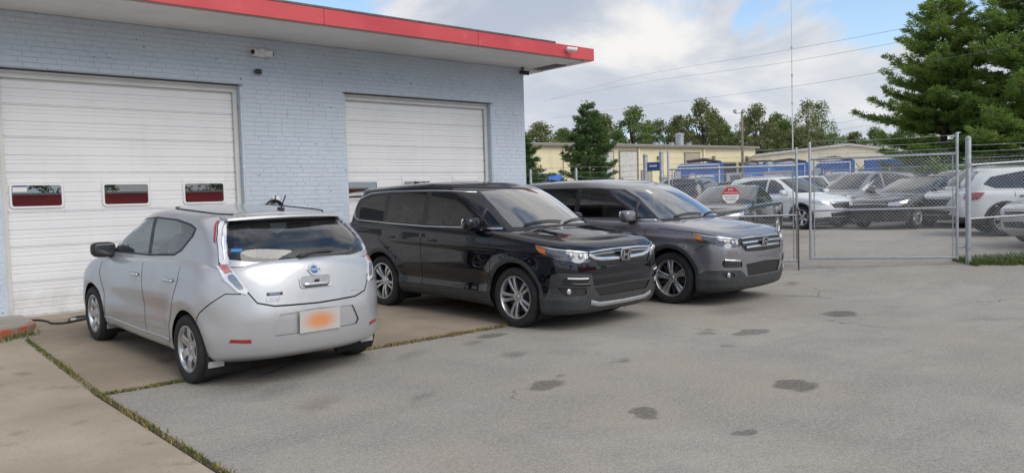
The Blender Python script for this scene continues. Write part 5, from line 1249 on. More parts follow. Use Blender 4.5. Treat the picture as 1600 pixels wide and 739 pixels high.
def lot_car(name, label, px, D, delta, paint, style, wheel='five', sink=0.0, parts=True, roofrack=False):
    g = generic_car(style); p = at_depth(px, 300, D); z = G(p.x, p.y)
    car = thing(name, label, 'car', (p.x, p.y, z-sink), heading(delta), 'cars standing in the fenced lot')
    pm = 'lot_%s' % paint.name
    for nm, me in g['paint']:
        o = obj(nm, me, car); key = (me.name, paint.name)
        if key not in LOTM: c = me.copy(); c.materials.clear(); c.materials.append(paint); LOTM[key] = c
        o.data = LOTM[key]
    for me in g['mirror']:
        key = (me.name, paint.name)
        if key not in LOTM: c = me.copy(); c.materials.clear(); c.materials.append(paint); LOTM[key] = c
        obj('mirror', LOTM[key], car)
    for nm, me in g['fixed']: obj(nm, me, car)
    k = 'lot_%s_%s' % (style, wheel)
    add_wheels(car, k, (g['RW'], .22, g['RW']*.66, wheel), g['WB'], g['track'])
    if roofrack:
        for s in (-1, 1): MB().tube([(.05, s*.56, 1.66), (-.1, s*.57, 1.71), (-1.3, s*.55, 1.70), (-1.5, s*.54, 1.64)], .016, 6).build('roof_rail', M_alloy, car)
    return car
LOTM = {}
Q_grey = car_paint('lot_grey', (.24, .24, .25), .5, .35, .10); Q_dark = car_paint('lot_dark', (.035, .037, .042), .3, .3, .08); Q_black = car_paint('lot_black', (.012, .012, .014), .1, .25, .06)
Q_white = car_paint('lot_white', (.72, .73, .73), .0, .4, .04); Q_silver = car_paint('lot_silver', (.48, .49, .50), .6, .36, .06)
lot_car('parked_suv', 'mid grey suv facing the gate, behind and left of the charcoal sedan', 1345, 26.3, -62, Q_grey, 'suv', 'ten')
lot_car('parked_sedan', 'charcoal sedan facing the gate, framed by the right gate leaf', 1430, 23.2, -58, Q_dark, 'sedan', 'six')
lot_car('parked_suv', 'white compact suv with its nose turned right, behind the meeting gate leaves', 1228, 24.8, 30, Q_white, 'small', 'five')
dsuv = lot_car('parked_sedan', 'black sedan facing the gate behind the red and white octagonal sign', 1140, 20.5, -32, Q_black, 'sedan', 'five')
lot_car('parked_suv', 'tall silver grey suv between the charcoal sedan and the white suv', 1540, 22.5, -66, Q_silver, 'suv', 'five')
lot_car('parked_suv', 'white suv with red tail light seen from its side, right of the gate post', 1655, 18.4, 72, Q_white, 'small', 'ten')
lot_car('parked_sedan', 'silver sedan cut off by the right edge of the picture, close to the fence', 1755, 15.6, -82, Q_silver, 'sedan', 'six')
lot_car('parked_suv', 'dark suv roof showing between the grey parked suv and the sign', 1088, 29.5, 150, Q_dark, 'suv', 'five', roofrack=True)
lot_car('parked_suv', 'silver suv in the back row behind the black sedan by the sign', 1185, 30.5, 175, Q_silver, 'suv', 'five', roofrack=True)
lot_car('parked_suv', 'white suv in the back row seen through the left gate leaf', 1262, 31.5, -10, Q_white, 'suv', 'five')
lot_car('parked_suv', 'dark suv in the back row above the charcoal sedan', 1432, 31.5, -75, Q_dark, 'suv', 'six')
lot_car('parked_suv', 'white suv roof peeping out left of the gate post behind the silver grey suv', 1490, 28.5, -70, Q_white, 'suv', 'five')

lot_car('parked_sedan', 'silver sedan in the back row above the white compact suv', 1312, 33.5, 140, Q_silver, 'sedan', 'six')
lot_car('parked_sedan', 'white sedan in the back row behind the mid grey suv', 1372, 34.5, -60, Q_white, 'sedan', 'five')
lot_car('parked_suv', 'black suv in the back row left of the light pole foot', 1142, 35.5, 165, Q_black, 'small', 'five')
lot_car('parked_suv', 'grey suv in the back row right of the gate post', 1572, 27.0, -70, Q_grey, 'suv', 'six')
lot_car('parked_sedan', 'dark sedan in the back row behind the white suv with the red tail light', 1625, 25.0, -70, Q_dark, 'sedan', 'six')
lot_car('parked_suv', 'silver suv in the rear corner of the lot left of the light blue truck', 1222, 37.5, 20, Q_silver, 'small', 'six')
# ------------------------------------------------------------------ chain link fences and gate
def diamond(mb, o, u, L_, z0, z1, pitch=.066, r=.0019):
    """two families of slanting wires in the upright plane through o along u"""
    H_ = z1-z0; n = int((L_+H_)/pitch)
    off = Vector((-u.y, u.x, 0))*.002
    for fam in (1, -1):
        for i in range(n+1):
            a = i*pitch-H_ if fam > 0 else i*pitch     # x at bottom
            t0, t1 = a, a+fam*H_
            lo, hi = 0.0, 1.0
            for (c0, c1) in ((t0, t1),):
                d = c1-c0
                ta, tb = (0-c0)/d, (L_-c0)/d
                if ta > tb: ta, tb = tb, ta
                lo, hi = max(lo, ta), min(hi, tb)
            if hi-lo < .02: continue
            p = o+u*(t0+(t1-t0)*lo)+Vector((0, 0, z0+H_*lo))+off*fam; q = o+u*(t0+(t1-t0)*hi)+Vector((0, 0, z0+H_*hi))+off*fam
            mb.tube([p, q], r, 3, caps=False)
M_wire = mat('fence_wire', (.40, .42, .43), .5, .5, var=.15)
def pole(mb, p, z0, z1, r, n=10, dome=True):
    pts = [(p[0], p[1], z0), (p[0], p[1], z1)]; rr = [r, r]
    if dome: pts += [(p[0], p[1], z1+r*.5), (p[0], p[1], z1+r*.9)]; rr += [r*.8, r*.25]
    mb.tube(pts, rr, n)
def barbed(parent, a, b, sag=.02, m=None, every=.16):
    mb = MB(); a, b = Vector(a), Vector(b); n = 10
    pts = [a.lerp(b, i/n)-Vector((0, 0, sag*4*(i/n)*(1-i/n))) for i in range(n+1)]; mb.tube(pts, .0032, 4)
    d = (b-a); L_ = d.length; k = int(L_/every); s_ = d.normalized().cross(Vector((0, 0, 1)))
    for i in range(1, k):
        t = i/k; p = a.lerp(b, t)-Vector((0, 0, sag*4*t*(1-t))); c = Vector((0, 0, .016)); mb.tube([p-c+s_*.008, p+c-s_*.008], .0022, 3)
    return mb.build('barbed_wire', M_wire, parent)
def gate_leaf(label, a, b, zb, zt, zpole, mid, flip):
    a, b = Vector((*a, 0)), Vector((*b, 0)); u = (b-a).normalized(); L_ = (b-a).length
    g = thing('chain_link_gate', label, 'gate', (a.x, a.y, 0)); g.location = (0, 0, 0); r = .024
    for k, p in enumerate((a, b)): m = MB(); pole(m, p, zb-.03, zpole[k], r); m.build('frame_post', M_galv, g, smooth=True, angle=40)
    for z in (zb, mid, zt): MB().tube([a+Vector((0, 0, z)), b+Vector((0, 0, z))], .021 if z != mid else .018, 10).build('rail', M_galv, g, smooth=True, angle=40)
    for k, (p, s) in enumerate(((a, 1), (b, -1))): MB().tube([p+u*s*.07+Vector((0, 0, zb)), p+u*s*.07+Vector((0, 0, zt))], .010, 6).build('tension_bar', M_galv, g)
    mm = MB(); diamond(mm, a, u, L_, zb-.02, zt+.05); o = mm.build('wire_mesh', M_wire, g); o['kind'] = 'stuff'
    for k in range(3):
        z = zt+.10+k*.115; barbed(g, a+Vector((0, 0, z)), b+Vector((0, 0, z)))
    return g, u
GZ = .14
ga, gb = (12.42, 9.50), (14.22, 7.83); gc, gd = (15.13, 5.29), (13.85, 7.36)
LG, LU = gate_leaf('left chain link gate leaf carrying the octagonal sign, behind the grey suv', ga, gb, .24, 2.07, (2.42, 2.40), 1.12, 1)
RG, RU = gate_leaf('right chain link gate leaf hung on the thick galvanised post', gc, gd, .33, 2.16, (2.52, 2.46), 1.21, -1)
t = thing('gate_latch_rod', 'rusty drop rod and chain where the two gate leaves meet', 'latch', (13.72, 7.62, 0)); t.location = (0, 0, 0)
M_rust = mat('rusty_steel', (.13, .10, .08), .7, .4, var=.35, scale=25)
MB().tube([(13.70, 7.52, .06), (13.70, 7.52, 1.22)], .016, 8).build('rod', M_rust, t); MB().sup((13.70, 7.52, 1.24), (.035, .035, .035), 1, 1).build('knob', M_rust, t, smooth=True)
MB().tube(smooth_path([(13.70, 7.50, 1.13), (13.76, 7.42, 1.07), (13.83, 7.37, 1.12), (13.9, 7.4, 1.06), (14.0, 7.6, 1.08)]), .010, 6).build('chain', M_rust, t, smooth=True)
def post_thing(label, p, zt, r, hinges=()):
    t = thing('gate_post', label, 'post', (p[0], p[1], 0)); m = MB(); pole(m, (0, 0), -.05, zt, r, 16); m.build('tube', M_galv, t, smooth=True, angle=40)
    m = MB(); m.lathe([(r+.002, 0), (r+.006, 0), (r+.006, .03), (r+.002, .03)], c=(0, 0, zt-.02), axis='z', n=16); m.build('cap_ring', M_galv, t)
    for z, q in hinges:
        m = MB(); m.lathe([(r+.001, -.03), (r+.012, -.03), (r+.012, .03), (r+.001, .03)], c=(0, 0, z), axis='z', n=14); m.tube([(0, 0, z), (q[0]-p[0], q[1]-p[1], z)], .018, 8); m.build('hinge', M_galv, t)
    return t
PR = (15.22, 5.14)
post_thing('thick galvanised terminal post that the right gate leaf hangs on', PR, 2.42, .046, ((.52, gc), (1.95, gc)))
post_thing('galvanised post left of the gate with a blue sign fixed beside it', (12.36, 9.62), 2.40, .040, ((.5, ga), (1.9, ga)))
post_thing('galvanised corner post where the cross fence ends behind the grey suv', (12.28, 9.95), 2.36, .045)
sg = thing('blue_sign', 'small blue sign with white marking between the two posts left of the gate', 'sign', (12.32, 9.78, 2.14)); sgz = math.atan2(9.95-9.62, 12.28-12.36)
MB().box((0, 0, 0), (.30, .006, .17), sgz).build('plate', mat('sign_blue', (.035, .10, .30), .4), sg)
MB().box((-.02, -.004, .01), (.16, .004, .03), sgz).build('white_bar', M_white, sg); MB().lathe([(0, 0), (.035, 0), (.035, .003)], c=(.09, 0, 0), n=14).build('white_disc', M_white, sg)
sg.rotation_euler[2] = 0
def fence(label, pts, zt, mid, zg, n_bar=3, posts=True, arm=False, pr=.028):
    f = thing('chain_link_fence', label, 'fence', (0, 0, 0)); P = [Vector((*p, 0)) for p in pts]
    for i in range(len(P)-1):
        a, b = P[i], P[i+1]; u = (b-a).normalized(); L_ = (b-a).length; za, zb_ = zg(a), zg(b); z0 = (za+zb_)/2
        MB().tube([a+Vector((0, 0, za+zt)), b+Vector((0, 0, zb_+zt))], .020, 8).build('rail', M_galv, f, smooth=True, angle=40)
        if mid: MB().tube([a+Vector((0, 0, za+mid)), b+Vector((0, 0, zb_+mid))], .016, 8).build('rail', M_galv, f, smooth=True, angle=40)
        mm = MB(); diamond(mm, a, u, L_, z0+.03, z0+zt+.05, .066 if L_ < 6 else .10, .0019 if L_ < 6 else .003); o = mm.build('wire_mesh', M_wire, f); o['kind'] = 'stuff'
        for k in range(n_bar):
            z = zt+.13+k*.11; barbed(f, a+Vector((0, 0, za+z)), b+Vector((0, 0, zb_+z)), .025)
    for p in P[1:]:
        m = MB(); pole(m, p, -.05, zg(p)+zt+(.30 if not arm else .02), pr, 10); m.build('post', M_galv, f, smooth=True, angle=40)
        if arm:
            for s in (-1, 1): MB().tube([p+Vector((0, 0, zg(p)+zt)), p+Vector((s*.16, -s*.16, zg(p)+zt+.30))], .016, 5).build('barb_arm', M_rust, f)
    return f
zgr = lambda p: G(p.x, p.y)
e1 = Vector((*PR, 0))+RIGHT*2.4; e2 = Vector((*PR, 0))+RIGHT*5.2
fence('chain link fence with barbed wire running right from the gate post over the grass', [PR, (e1.x, e1.y), (e2.x, e2.y)], 1.74, .80, zgr)
fence('chain link cross fence between the gate corner post and the garage corner', [(12.28, 9.95), (11.98, 11.55), (11.56, 12.5)], 1.80, 0, zgr)
bp = [at_depth(px, 300, D) for px, D in ((1030, 40), (1100, 39.5), (1195, 39), (1287, 38), (1345, 37), (1390, 36), (1445, 35), (1540, 33), (1640, 31))]
fence('far chain link fence with slanted barbed wire arms closing the back of the lot', [(p.x, p.y) for p in bp], 2.0, 0, zgr, 3, arm=True)

# no trespassing sign on the left leaf
u = LU; n_ = Vector((u.y, -u.x, 0)); n_ = n_ if n_.dot(FWD) < 0 else -n_
c_ = None
d = ray(1141, 305); den = d.dot(n_); tpar = (Vector((*ga, 0))-Vector((0, 0, CAM_H))+Vector((0, 0, CAM_H-CAM_H))).dot(n_)/den
sp_ = Vector((0, 0, CAM_H))+d*((Vector((*ga, CAM_H))-Vector((0, 0, CAM_H))).dot(n_)/den)
ns = thing('no_trespassing_sign', 'octagonal red and white no trespassing sign wired to the left gate leaf', 'sign', sp_+n_*.03)
xa = n_.cross(Vector((0, 0, 1))); xa = -xa if xa.dot(RIGHT) < 0 else xa
Mx = Matrix(((xa.x, 0, n_.x, 0), (xa.y, 0, n_.y, 0), (0, 1, 0, 0), (0, 0, 0, 1)))
S = .155
def octo(cut):
    o = []
    for k in range(8): a = R(22.5+45*k); o.append((S*1.0824*math.cos(a), S*1.0824*math.sin(a)))
    return o
full_ = octo(0)
def clip_y(poly, y0, keep_up):
    out = []; n = len(poly)
    for i in range(n):
        a, b = poly[i], poly[(i+1) % n]; ina = (a[1] >= y0) == keep_up; inb = (b[1] >= y0) == keep_up
        if ina: out.append(a)
        if ina != inb: t_ = (y0-a[1])/(b[1]-a[1]); out.append((a[0]+(b[0]-a[0])*t_, y0))
    return out
M_sred = mat('sign_red', (.50, .03, .05), .4); M_sink = mat('sign_ink', (.06, .06, .12), .5)
for nm, pol, m in (('red_half', clip_y(full_, .01, True), M_sred), ('white_half', clip_y(full_, .01, False), M_white)):
    MB().prism(pol, lambda a_, b_, k: Mx @ Vector((a_, b_, .004*k))).build(nm, m, ns)
for txt, size, y, m in (('NO', .062, .105, M_white), ('TRESPASSING', .044, .045, M_white), ('PRIVATE PROPERTY', .028, -.03, M_sink), ('VIOLATORS WILL', .024, -.07, M_sink), ('BE PROSECUTED', .024, -.10, M_sink)):
    o = obj('lettering', text_mesh(txt, size, m, .0008), ns); o.matrix_local = Mx @ Matrix.Translation((0, y, .0055))

# ------------------------------------------------------------------ warehouses
def ribbed(name, c, rib):
    n = NT(name); w = n.N('ShaderNodeTexWave'); w.wave_type = 'BANDS'; w.bands_direction = 'X'; w.inputs['Scale'].default_value = rib; n.L(n.tc.outputs['Object'], w.inputs['Vector'])
    st = n.noise(1, 4, stretch=(1.2, 1, .08)); cc = n.mix(n.ramp(n.noise(.15, 4), .3, .7), sc(c, .92), sc(c, 1.06)); cc = n.mix(n.math('MULTIPLY', n.ramp(st, .5, .75), .25), cc, sc(c, .6))
    n.bsdf(Base_Color=cc, Roughness=.55); n.bump(w.outputs['Fac'], .5, .03); return n.m
M_yel = ribbed('yellow_cladding', (.78, .69, .45), 2.0); M_yel2 = ribbed('cream_cladding', (.80, .72, .54), 2.0); M_wtrim = mat('warehouse_trim', (.22, .20, .17), .6); M_wroof = mat('warehouse_roof', (.58, .55, .51), .6); M_wdoor = mat('warehouse_door', (.58, .56, .52), .6)
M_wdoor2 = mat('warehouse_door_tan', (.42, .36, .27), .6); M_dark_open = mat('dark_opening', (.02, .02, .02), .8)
def wall_frame(a, b):
    a, b = Vector((a.x, a.y, 0)), Vector((b.x, b.y, 0)); u = (b-a).normalized(); n = Vector((u.y, -u.x, 0))
    if n.dot(FWD) > 0: n = -n
    return a, u, n, (b-a).length
def wpos(a, u, n, px, py):
    d = ray(px, py); o = Vector((0, 0, CAM_H)); t = (a-Vector((0, 0, 0))).dot(n)/d.dot(n) if False else ((a.x*n.x+a.y*n.y))/(d.x*n.x+d.y*n.y)
    p = o+d*t; return (p-a).dot(u), p.z
A_, B_ = at_depth(770, 300, 77.5), at_depth(1181, 300, 98)
a, u, n, L_ = wall_frame(A_, B_)
w1 = thing('warehouse', 'long low yellow metal warehouse beyond the lot, left of the light pole', 'building', (a.x, a.y, 0), math.atan2(u.y, u.x)); Tz = 6.75
sgn = 1 if (Vector((-u.y, u.x, 0)).dot(n) < 0) else -1     # local +y points away from the camera
def wl(name, m, x0, x1, z0, z1, off, th=.06, par=w1): return MB().box(((x0+x1)/2, -sgn*off, (z0+z1)/2), (x1-x0, th, z1-z0)).build(name, m, par)
MB().box((L_/2, sgn*12, Tz/2), (L_, 24, Tz)).build('wall', M_yel, w1)
rf = MB(); rf.add([(-.3, -sgn*.4, Tz), (L_+.3, -sgn*.4, Tz), (L_+.3, sgn*12, Tz+1.3), (-.3, sgn*12, Tz+1.3), (L_+.3, sgn*24.4, Tz), (-.3, sgn*24.4, Tz), (-.3, -sgn*.4, Tz+.25), (L_+.3, -sgn*.4, Tz+.25)], [(0, 1, 7, 6), (6, 7, 2, 3), (3, 2, 4, 5), (0, 6, 3, 5), (1, 4, 2, 7)]); rf.build('roof', M_wroof, w1)
wl('eave_trim', M_wtrim, -.3, L_+.3, Tz-.02, Tz+.24, .43, .06)
for px in (881, 997.5, 1099): x, z = wpos(a, u, n, px, 250); wl('downspout', M_yel2, x-.12, x+.12, 0, Tz-.1, .10, .16)
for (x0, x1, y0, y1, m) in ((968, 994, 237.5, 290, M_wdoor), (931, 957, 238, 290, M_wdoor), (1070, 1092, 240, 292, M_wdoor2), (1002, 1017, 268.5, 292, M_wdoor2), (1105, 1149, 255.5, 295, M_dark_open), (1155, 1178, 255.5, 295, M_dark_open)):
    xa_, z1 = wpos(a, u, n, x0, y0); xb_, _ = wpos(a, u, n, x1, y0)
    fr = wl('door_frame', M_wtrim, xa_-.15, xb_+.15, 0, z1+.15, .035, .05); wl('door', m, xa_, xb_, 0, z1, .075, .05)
for px in (1114, 1166, 1028): x, z = wpos(a, u, n, px, 247); wl('wall_light', M_wtrim, x-.15, x+.15, z-.2, z+.2, .15, .25)
for px, h_, r_ in ((1091, 1.55, .50), (1053, .45, .32), (1078, .45, .32), (1105, .45, .32), (983, .7, .15)):
    x, z = wpos(a, u, n, px, 234); m = MB(); m.lathe([(r_, -.3), (r_, h_*.8), (r_*1.12, h_*.82), (r_*1.12, h_), (0, h_*1.08)], c=(x, sgn*3, Tz+.35), axis='z', n=14); m.build('roof_vent', M_galv, w1, smooth=True, angle=40)
A_, B_ = at_depth(1177, 300, 88), at_depth(1470, 300, 84); a, u, n, L_ = wall_frame(A_, B_)
w2 = thing('warehouse', 'cream gable ended metal warehouse behind the blue trucks, right of the light pole', 'building', (a.x, a.y, 0), math.atan2(u.y, u.x)); sgn = 1 if (Vector((-u.y, u.x, 0)).dot(n) < 0) else -1
xs_ = [wpos(a, u, n, px, py) for px, py in ((1180, 244.5), (1325, 227.5), (1470, 244))]
gp_ = [(0, 0), (xs_[0][0], xs_[0][1]), (xs_[1][0], xs_[1][1]), (L_, xs_[2][1]), (L_, 0)]
MB().prism(gp_, lambda p, q, k: (p, sgn*30*k, q)).build('wall', M_yel2, w2)
for (p, q) in ((gp_[1], gp_[2]), (gp_[2], gp_[3])):
    MB().prism([(p[0], p[1]-.02), (q[0], q[1]-.02), (q[0], q[1]+.22), (p[0], p[1]+.22)], lambda s_, t_, k: (s_, sgn*(-.25+30.5*k), t_)).build('roof', M_wroof, w2)
for px in (1200, 1250, 1300, 1350): x, z = wpos(a, u, n, px, 250); MB().box((x, -sgn*.05, z/2-.5), (.16, .1, z)).build('downspout', M_yel, w2)
MB().box((gp_[1][0]+3.2, -sgn*.06, 2.0), (5.6, .1, 5.2)).build('lower_panel', mat('white_panel', (.62, .62, .60), .6), w2)

# ------------------------------------------------------------------ blue trucks and containers
M_tblue = mat('truck_blue', (.02, .13, .48), .4, var=.15, scale=1.5, coat=.3); M_tblue2 = mat('truck_blue_light', (.07, .24, .60), .45, var=.12, scale=1.5); M_tgrey = mat('truck_grey', (.45, .46, .48), .5); M_orange = mat('orange_paint', (.65, .20, .05), .5); M_redlogo = mat('logo_red', (.55, .10, .08), .5)
def truck(label, px, D, delta, body_m, logo=True, cab_m=None, L_=5.6, Hh=2.55, z_up=.95):
    p = at_depth(px, 300, D); t = thing('refuse_truck', label, 'truck', (p.x, p.y, G(p.x, p.y)), heading(delta), 'blue refuse trucks behind the lot')
    bd = MB(); bd.prism([(-L_, z_up), (-L_+.0, z_up+Hh*.72), (-L_+.55, z_up+Hh), (0, z_up+Hh), (0, z_up)], lambda u_, v_, k: (u_, -1.22+2.44*k, v_)); b = bd.build('hopper_body', body_m, t)
    for k in range(6):
        x = -L_+.7+k*(L_-.9)/5
        for s in (-1, 1): MB().box((x, s*1.25, z_up+Hh/2), (.10, .07, Hh-.1)).build('rib', body_m, b)
    if logo:
        for s in (-1, 1):
            MB().lathe([(0, s*1.30), (.36, s*1.30), (.36, s*1.27)], c=(-L_*.62, 0, z_up+Hh*.55), n=20).build('logo_disc', M_white, b); MB().lathe([(.24, s*1.312), (.32, s*1.312)], c=(-L_*.62, 0, z_up+Hh*.55), n=20).build('logo_ring', M_redlogo, b)
            MB().box((-L_*.36, s*1.295, z_up+Hh*.58), (1.5, .02, .20)).build('logo_bar', M_white, b); MB().box((-L_*.40, s*1.295, z_up+Hh*.22), (2.0, .02, .16)).build('logo_bar', M_white, b)
    for s in (-1, 1):
        MB().box((-L_+.35, s*1.275, z_up+Hh*.42), (.55, .05, Hh*.7)).build('side_panel', M_tgrey, b); MB().box((-.35, s*1.285, z_up+Hh*.45), (.10, .06, Hh*.9)).build('ladder', M_white, b); MB().box((-L_*.5, s*1.30, z_up+.12), (L_-.2, .05, .14)).build('rail', M_tgrey, b)
        MB().box((-L_*.5, s*1.30, z_up+Hh-.16), (L_-.6, .04, .10)).build('stripe', M_white, b); MB().box((-L_*.78, s*1.31, z_up+Hh*.5), (.5, .04, .4)).build('hatch', M_black_plastic, b)
    MB().box((-L_*.5+1.0, 0, .75), (L_+3.0, .9, .28)).build('chassis', M_under, t)
    cb_ = MB(); cb_.prism([(.25, .6), (.25, 2.75), (1.5, 2.75), (2.05, 1.75), (2.15, .6)], lambda u_, v_, k: (u_, -1.15+2.3*k, v_)); c = cb_.build('cab', cab_m or M_tblue, t)
    MB().add([(1.56, -1.0, 2.62), (1.56, 1.0, 2.62), (2.04, 1.0, 1.80), (2.04, -1.0, 1.80)], [(0, 1, 2, 3)]).build('windshield', M_glass_lot, c)
    for s in (-1, 1):
        MB().box((1.0, s*1.155, 2.15), (.9, .02, .75)).build('side_window', M_glass_lot, c); MB().box((1.75, s*1.42, 2.1), (.10, .22, .5)).build('mirror', M_black_plastic, c); MB().box((2.17, s*.8, .95), (.04, .3, .2)).build('headlight', M_clear_lens, c)
    arm = MB(); arm.tube([(-.2, -.9, z_up+Hh+.05), (-1.6, -.9, z_up+Hh+.35), (-3.2, -.9, z_up+Hh+.2)], .10, 6); arm.tube([(-.2, .9, z_up+Hh+.05), (-1.6, .9, z_up+Hh+.30), (-3.2, .9, z_up+Hh+.2)], .10, 6); arm.tube([(-1.6, -.9, z_up+Hh+.33), (-1.6, .9, z_up+Hh+.3)], .08, 6); arm.build('lift_arm', M_rust, t)
    for x in (1.2, -L_+1.0, -L_+2.3):
        for s in (-1, 1):
            w_ = MB(); w_.lathe([(.25, -.14), (.50, -.15), (.52, -.10), (.52, .10), (.50, .15), (.25, .14)], c=(x, s*1.02, .52), n=22); o = w_.build('wheel', M_rubber, t, smooth=True, angle=40); MB().lathe([(0, s*.10), (.25, s*.13), (.26, s*.10)], c=(x, s*1.02, .52), n=18).build('rim', M_tgrey, o)
    return t
truck('blue refuse truck with white round logo at the left of the row', 1131, 71, 75, M_tblue, True, M_tgrey, 4.3, 2.75)
truck('blue and grey refuse truck behind the light pole', 1178, 73, -40, M_tblue2, False, M_tblue, 4.0, 2.6)
truck('light blue refuse truck seen just left of the gate opening', 1264, 74, 70, M_tblue2, False, M_white, 3.6, 2.65)
truck('dark blue refuse truck with an orange panel right of the gate opening', 1336, 70, 66, M_tblue, True, M_tgrey, 3.4, 2.6)
truck('blue refuse truck partly hidden by the building corner', 838, 58, 60, M_tblue, False, M_tblue, 4.0, 1.6)
def skip(label, px, D, delta, m, L_=5.0, Hh=2.2, extra=None):
    p = at_depth(px, 300, D); t = thing('waste_container', label, 'container', (p.x, p.y, G(p.x, p.y)), heading(delta), 'waste containers behind the lot'); b = MB()
    o = [(-L_/2, -1.15), (L_/2, -1.15), (L_/2, 1.15), (-L_/2, 1.15)]
    for i in range(4):
        (x0, y0), (x1, y1) = o[i], o[(i+1) % 4]; b.box(((x0+x1)/2, (y0+y1)/2, .2+Hh/2), (max(abs(x1-x0), .08), max(abs(y1-y0)-.09, .08), Hh))
    b.box((0, 0, .24), (L_-.1, 2.2, .08)); s_ = b.build('shell', m, t)
    for k in range(7):
        for s in (-1, 1): MB().box((-L_/2+.3+k*(L_-.6)/6, s*1.22, .2+Hh/2), (.12, .07, Hh)).build('rib', m, s_)
    MB().box((0, -1.2, .2+Hh), (L_+.1, .12, .12)).build('top_rail', m, s_); MB().box((0, 1.2, .2+Hh), (L_+.1, .12, .12)).build('top_rail', m, s_)
    if extra: MB().box((.8, -1.27, 1.1), (1.2, .03, .8)).build('panel', extra, s_)
    return t
skip('blue waste container left of the young pine behind the fence', 862, 56, 20, M_tblue, 3.0, 1.1)
skip('long blue waste container right of the orange panelled truck', 1385, 68, 66, M_tblue, 3.4, 3.2)
skip('blue waste container behind the charcoal sedan', 1448, 62, 64, M_tblue2, 3.6, 3.0)
skip('grey waste container with an orange panel between the blue trucks', 1308, 60, 68, M_tgrey, 2.2, 1.9, M_orange)
skip('pale grey waste container beside the light blue truck', 1216, 66, 70, M_tgrey, 2.0, 2.4)
skip('blue waste container behind the right gate leaf end', 1492, 60, 62, M_tblue, 3.2, 3.0)
wt = at_depth(1600, 300, 64); t = thing('box_trailer', 'white box trailer behind the lot under the big pines', 'trailer', (wt.x, wt.y, G(wt.x, wt.y)), heading(58))
MB().box((0, 0, 2.35), (6.0, 2.4, 2.3), ch=.04).build('box', M_white, t); MB().box((0, 0, 1.05), (6.6, 1.0, .3)).build('chassis', M_under, t)
for x in (-2.4, -1.3):
    for s in (-1, 1): MB().lathe([(0, -.14), (.48, -.14), (.5, -.1), (.5, .1), (.48, .14), (0, .14)], c=(x, s*.95, .5), n=20).build('wheel', M_rubber, t, smooth=True, angle=40)
MB().box((2.6, -.8, .45), (.12, .12, .95)).build('landing_leg', M_under, t); MB().box((2.6, .8, .45), (.12, .12, .95)).build('landing_leg', M_under, t)
# ------------------------------------------------------------------ trees
def leaf_mat(name, a, b, c, trans=.3):
    n = NT(name); geo = n.N('ShaderNodeNewGeometry'); oi = n.N('ShaderNodeObjectInfo')
    col_ = n.mix(geo.outputs['Random Per Island'], a, b); col_ = n.mix(n.ramp(n.noise(.55, 3), .38, .68), col_, c); col_ = n.mix(n.math('MULTIPLY', oi.outputs['Random'], .35), col_, sc(b, .8))
    d = n.N('ShaderNodeBsdfDiffuse'); n.L(col_, d.inputs[0]); t = n.N('ShaderNodeBsdfTranslucent'); n.L(col_, t.inputs[0]); m = n.N('ShaderNodeMixShader'); m.inputs[0].default_value = trans
    n.L(d.outputs[0], m.inputs[1]); n.L(t.outputs[0], m.inputs[2]); n.L(m.outputs[0], n.out.inputs['Surface']); return n.m
M_leaf = leaf_mat('leaf_green', (.125, .20, .06), (.21, .285, .09), (.16, .21, .08)); M_leaf2 = leaf_mat('leaf_olive', (.155, .19, .075), (.245, .275, .11), (.195, .205, .095)); M_needle = leaf_mat('pine_needles', (.135, .235, .06), (.24, .34, .085), (.29, .38, .10), .38)
M_needle_d = leaf_mat('young_pine_needles', (.06, .125, .045), (.11, .19, .06), (.13, .20, .07), .25)
M_bark = mat('bark', (.10, .08, .065), .9, var=.3, scale=8, bump=.5)
def limb(mb, p, q, r0, r1, rr, n=5, k=5, wob=.12):
    p, q = Vector(p), Vector(q); L_ = (q-p).length; pts = []
    for i in range(k+1):
        t = i/k; w = wob*L_*math.sin(math.pi*t)*.5; pts.append(p.lerp(q, t)+Vector((rr.uniform(-w, w), rr.uniform(-w, w), rr.uniform(-w, w)*.5)))
    mb.tube(pts, [r0+(r1-r0)*i/k for i in range(k+1)], n); return pts
def deciduous(seed, H_, Wd, leaf=.36, nclump=125, per=85, base=.10):
    rr = random.Random(seed); tr = MB(); v, f = [], []
    trunk = limb(tr, (0, 0, -.2), (rr.uniform(-.6, .6), rr.uniform(-.6, .6), H_*.78), H_*.020, H_*.004, rr, 7, 8, .06)
    for i in range(nclump):
        t = rr.uniform(0, 1)**.8; z = H_*(base+(.97-base)*t); prof = math.sin(math.pi*min(1, .12+.86*t))**.6*(1 if t < .6 else 1-.45*(t-.6)/.4)
        a = rr.uniform(0, 6.283); rad = Wd*.5*prof*math.sqrt(rr.uniform(.15, 1))*rr.uniform(.75, 1.12); c = Vector((rad*math.cos(a), rad*math.sin(a), z))
        tp = trunk[min(len(trunk)-1, max(1, int(t*7)))]
        if i % 2 == 0: limb(tr, tp, c-Vector((0, 0, .3)), H_*.006, H_*.0016, rr, 4, 3)
        cr = rr.uniform(.55, 1.15)*H_*.062
        for q in range(int(per*rr.uniform(.5, 1.3))):
            o = Vector((rr.gauss(0, 1), rr.gauss(0, 1), rr.gauss(0, .75))); o = o/max(1, o.length/1.6)*cr*.62; p = c+o
            u = Vector((rr.uniform(-1, 1), rr.uniform(-1, 1), rr.uniform(-1, 1))).normalized(); w = u.cross(Vector((rr.uniform(-1, 1), rr.uniform(-1, 1), rr.uniform(-.3, 1)))).normalized(); s = leaf*rr.uniform(.5, 1.2); k = len(v)
            v += [p-u*s*.5, p+w*s*.32, p+u*s*.5, p-w*s*.32]; f.append((k, k+1, k+2, k+3))
    cm = bpy.data.meshes.new('crown'); cm.from_pydata([tuple(p) for p in v], [], f)
    return tr.mesh('trunk', M_bark, True), cm
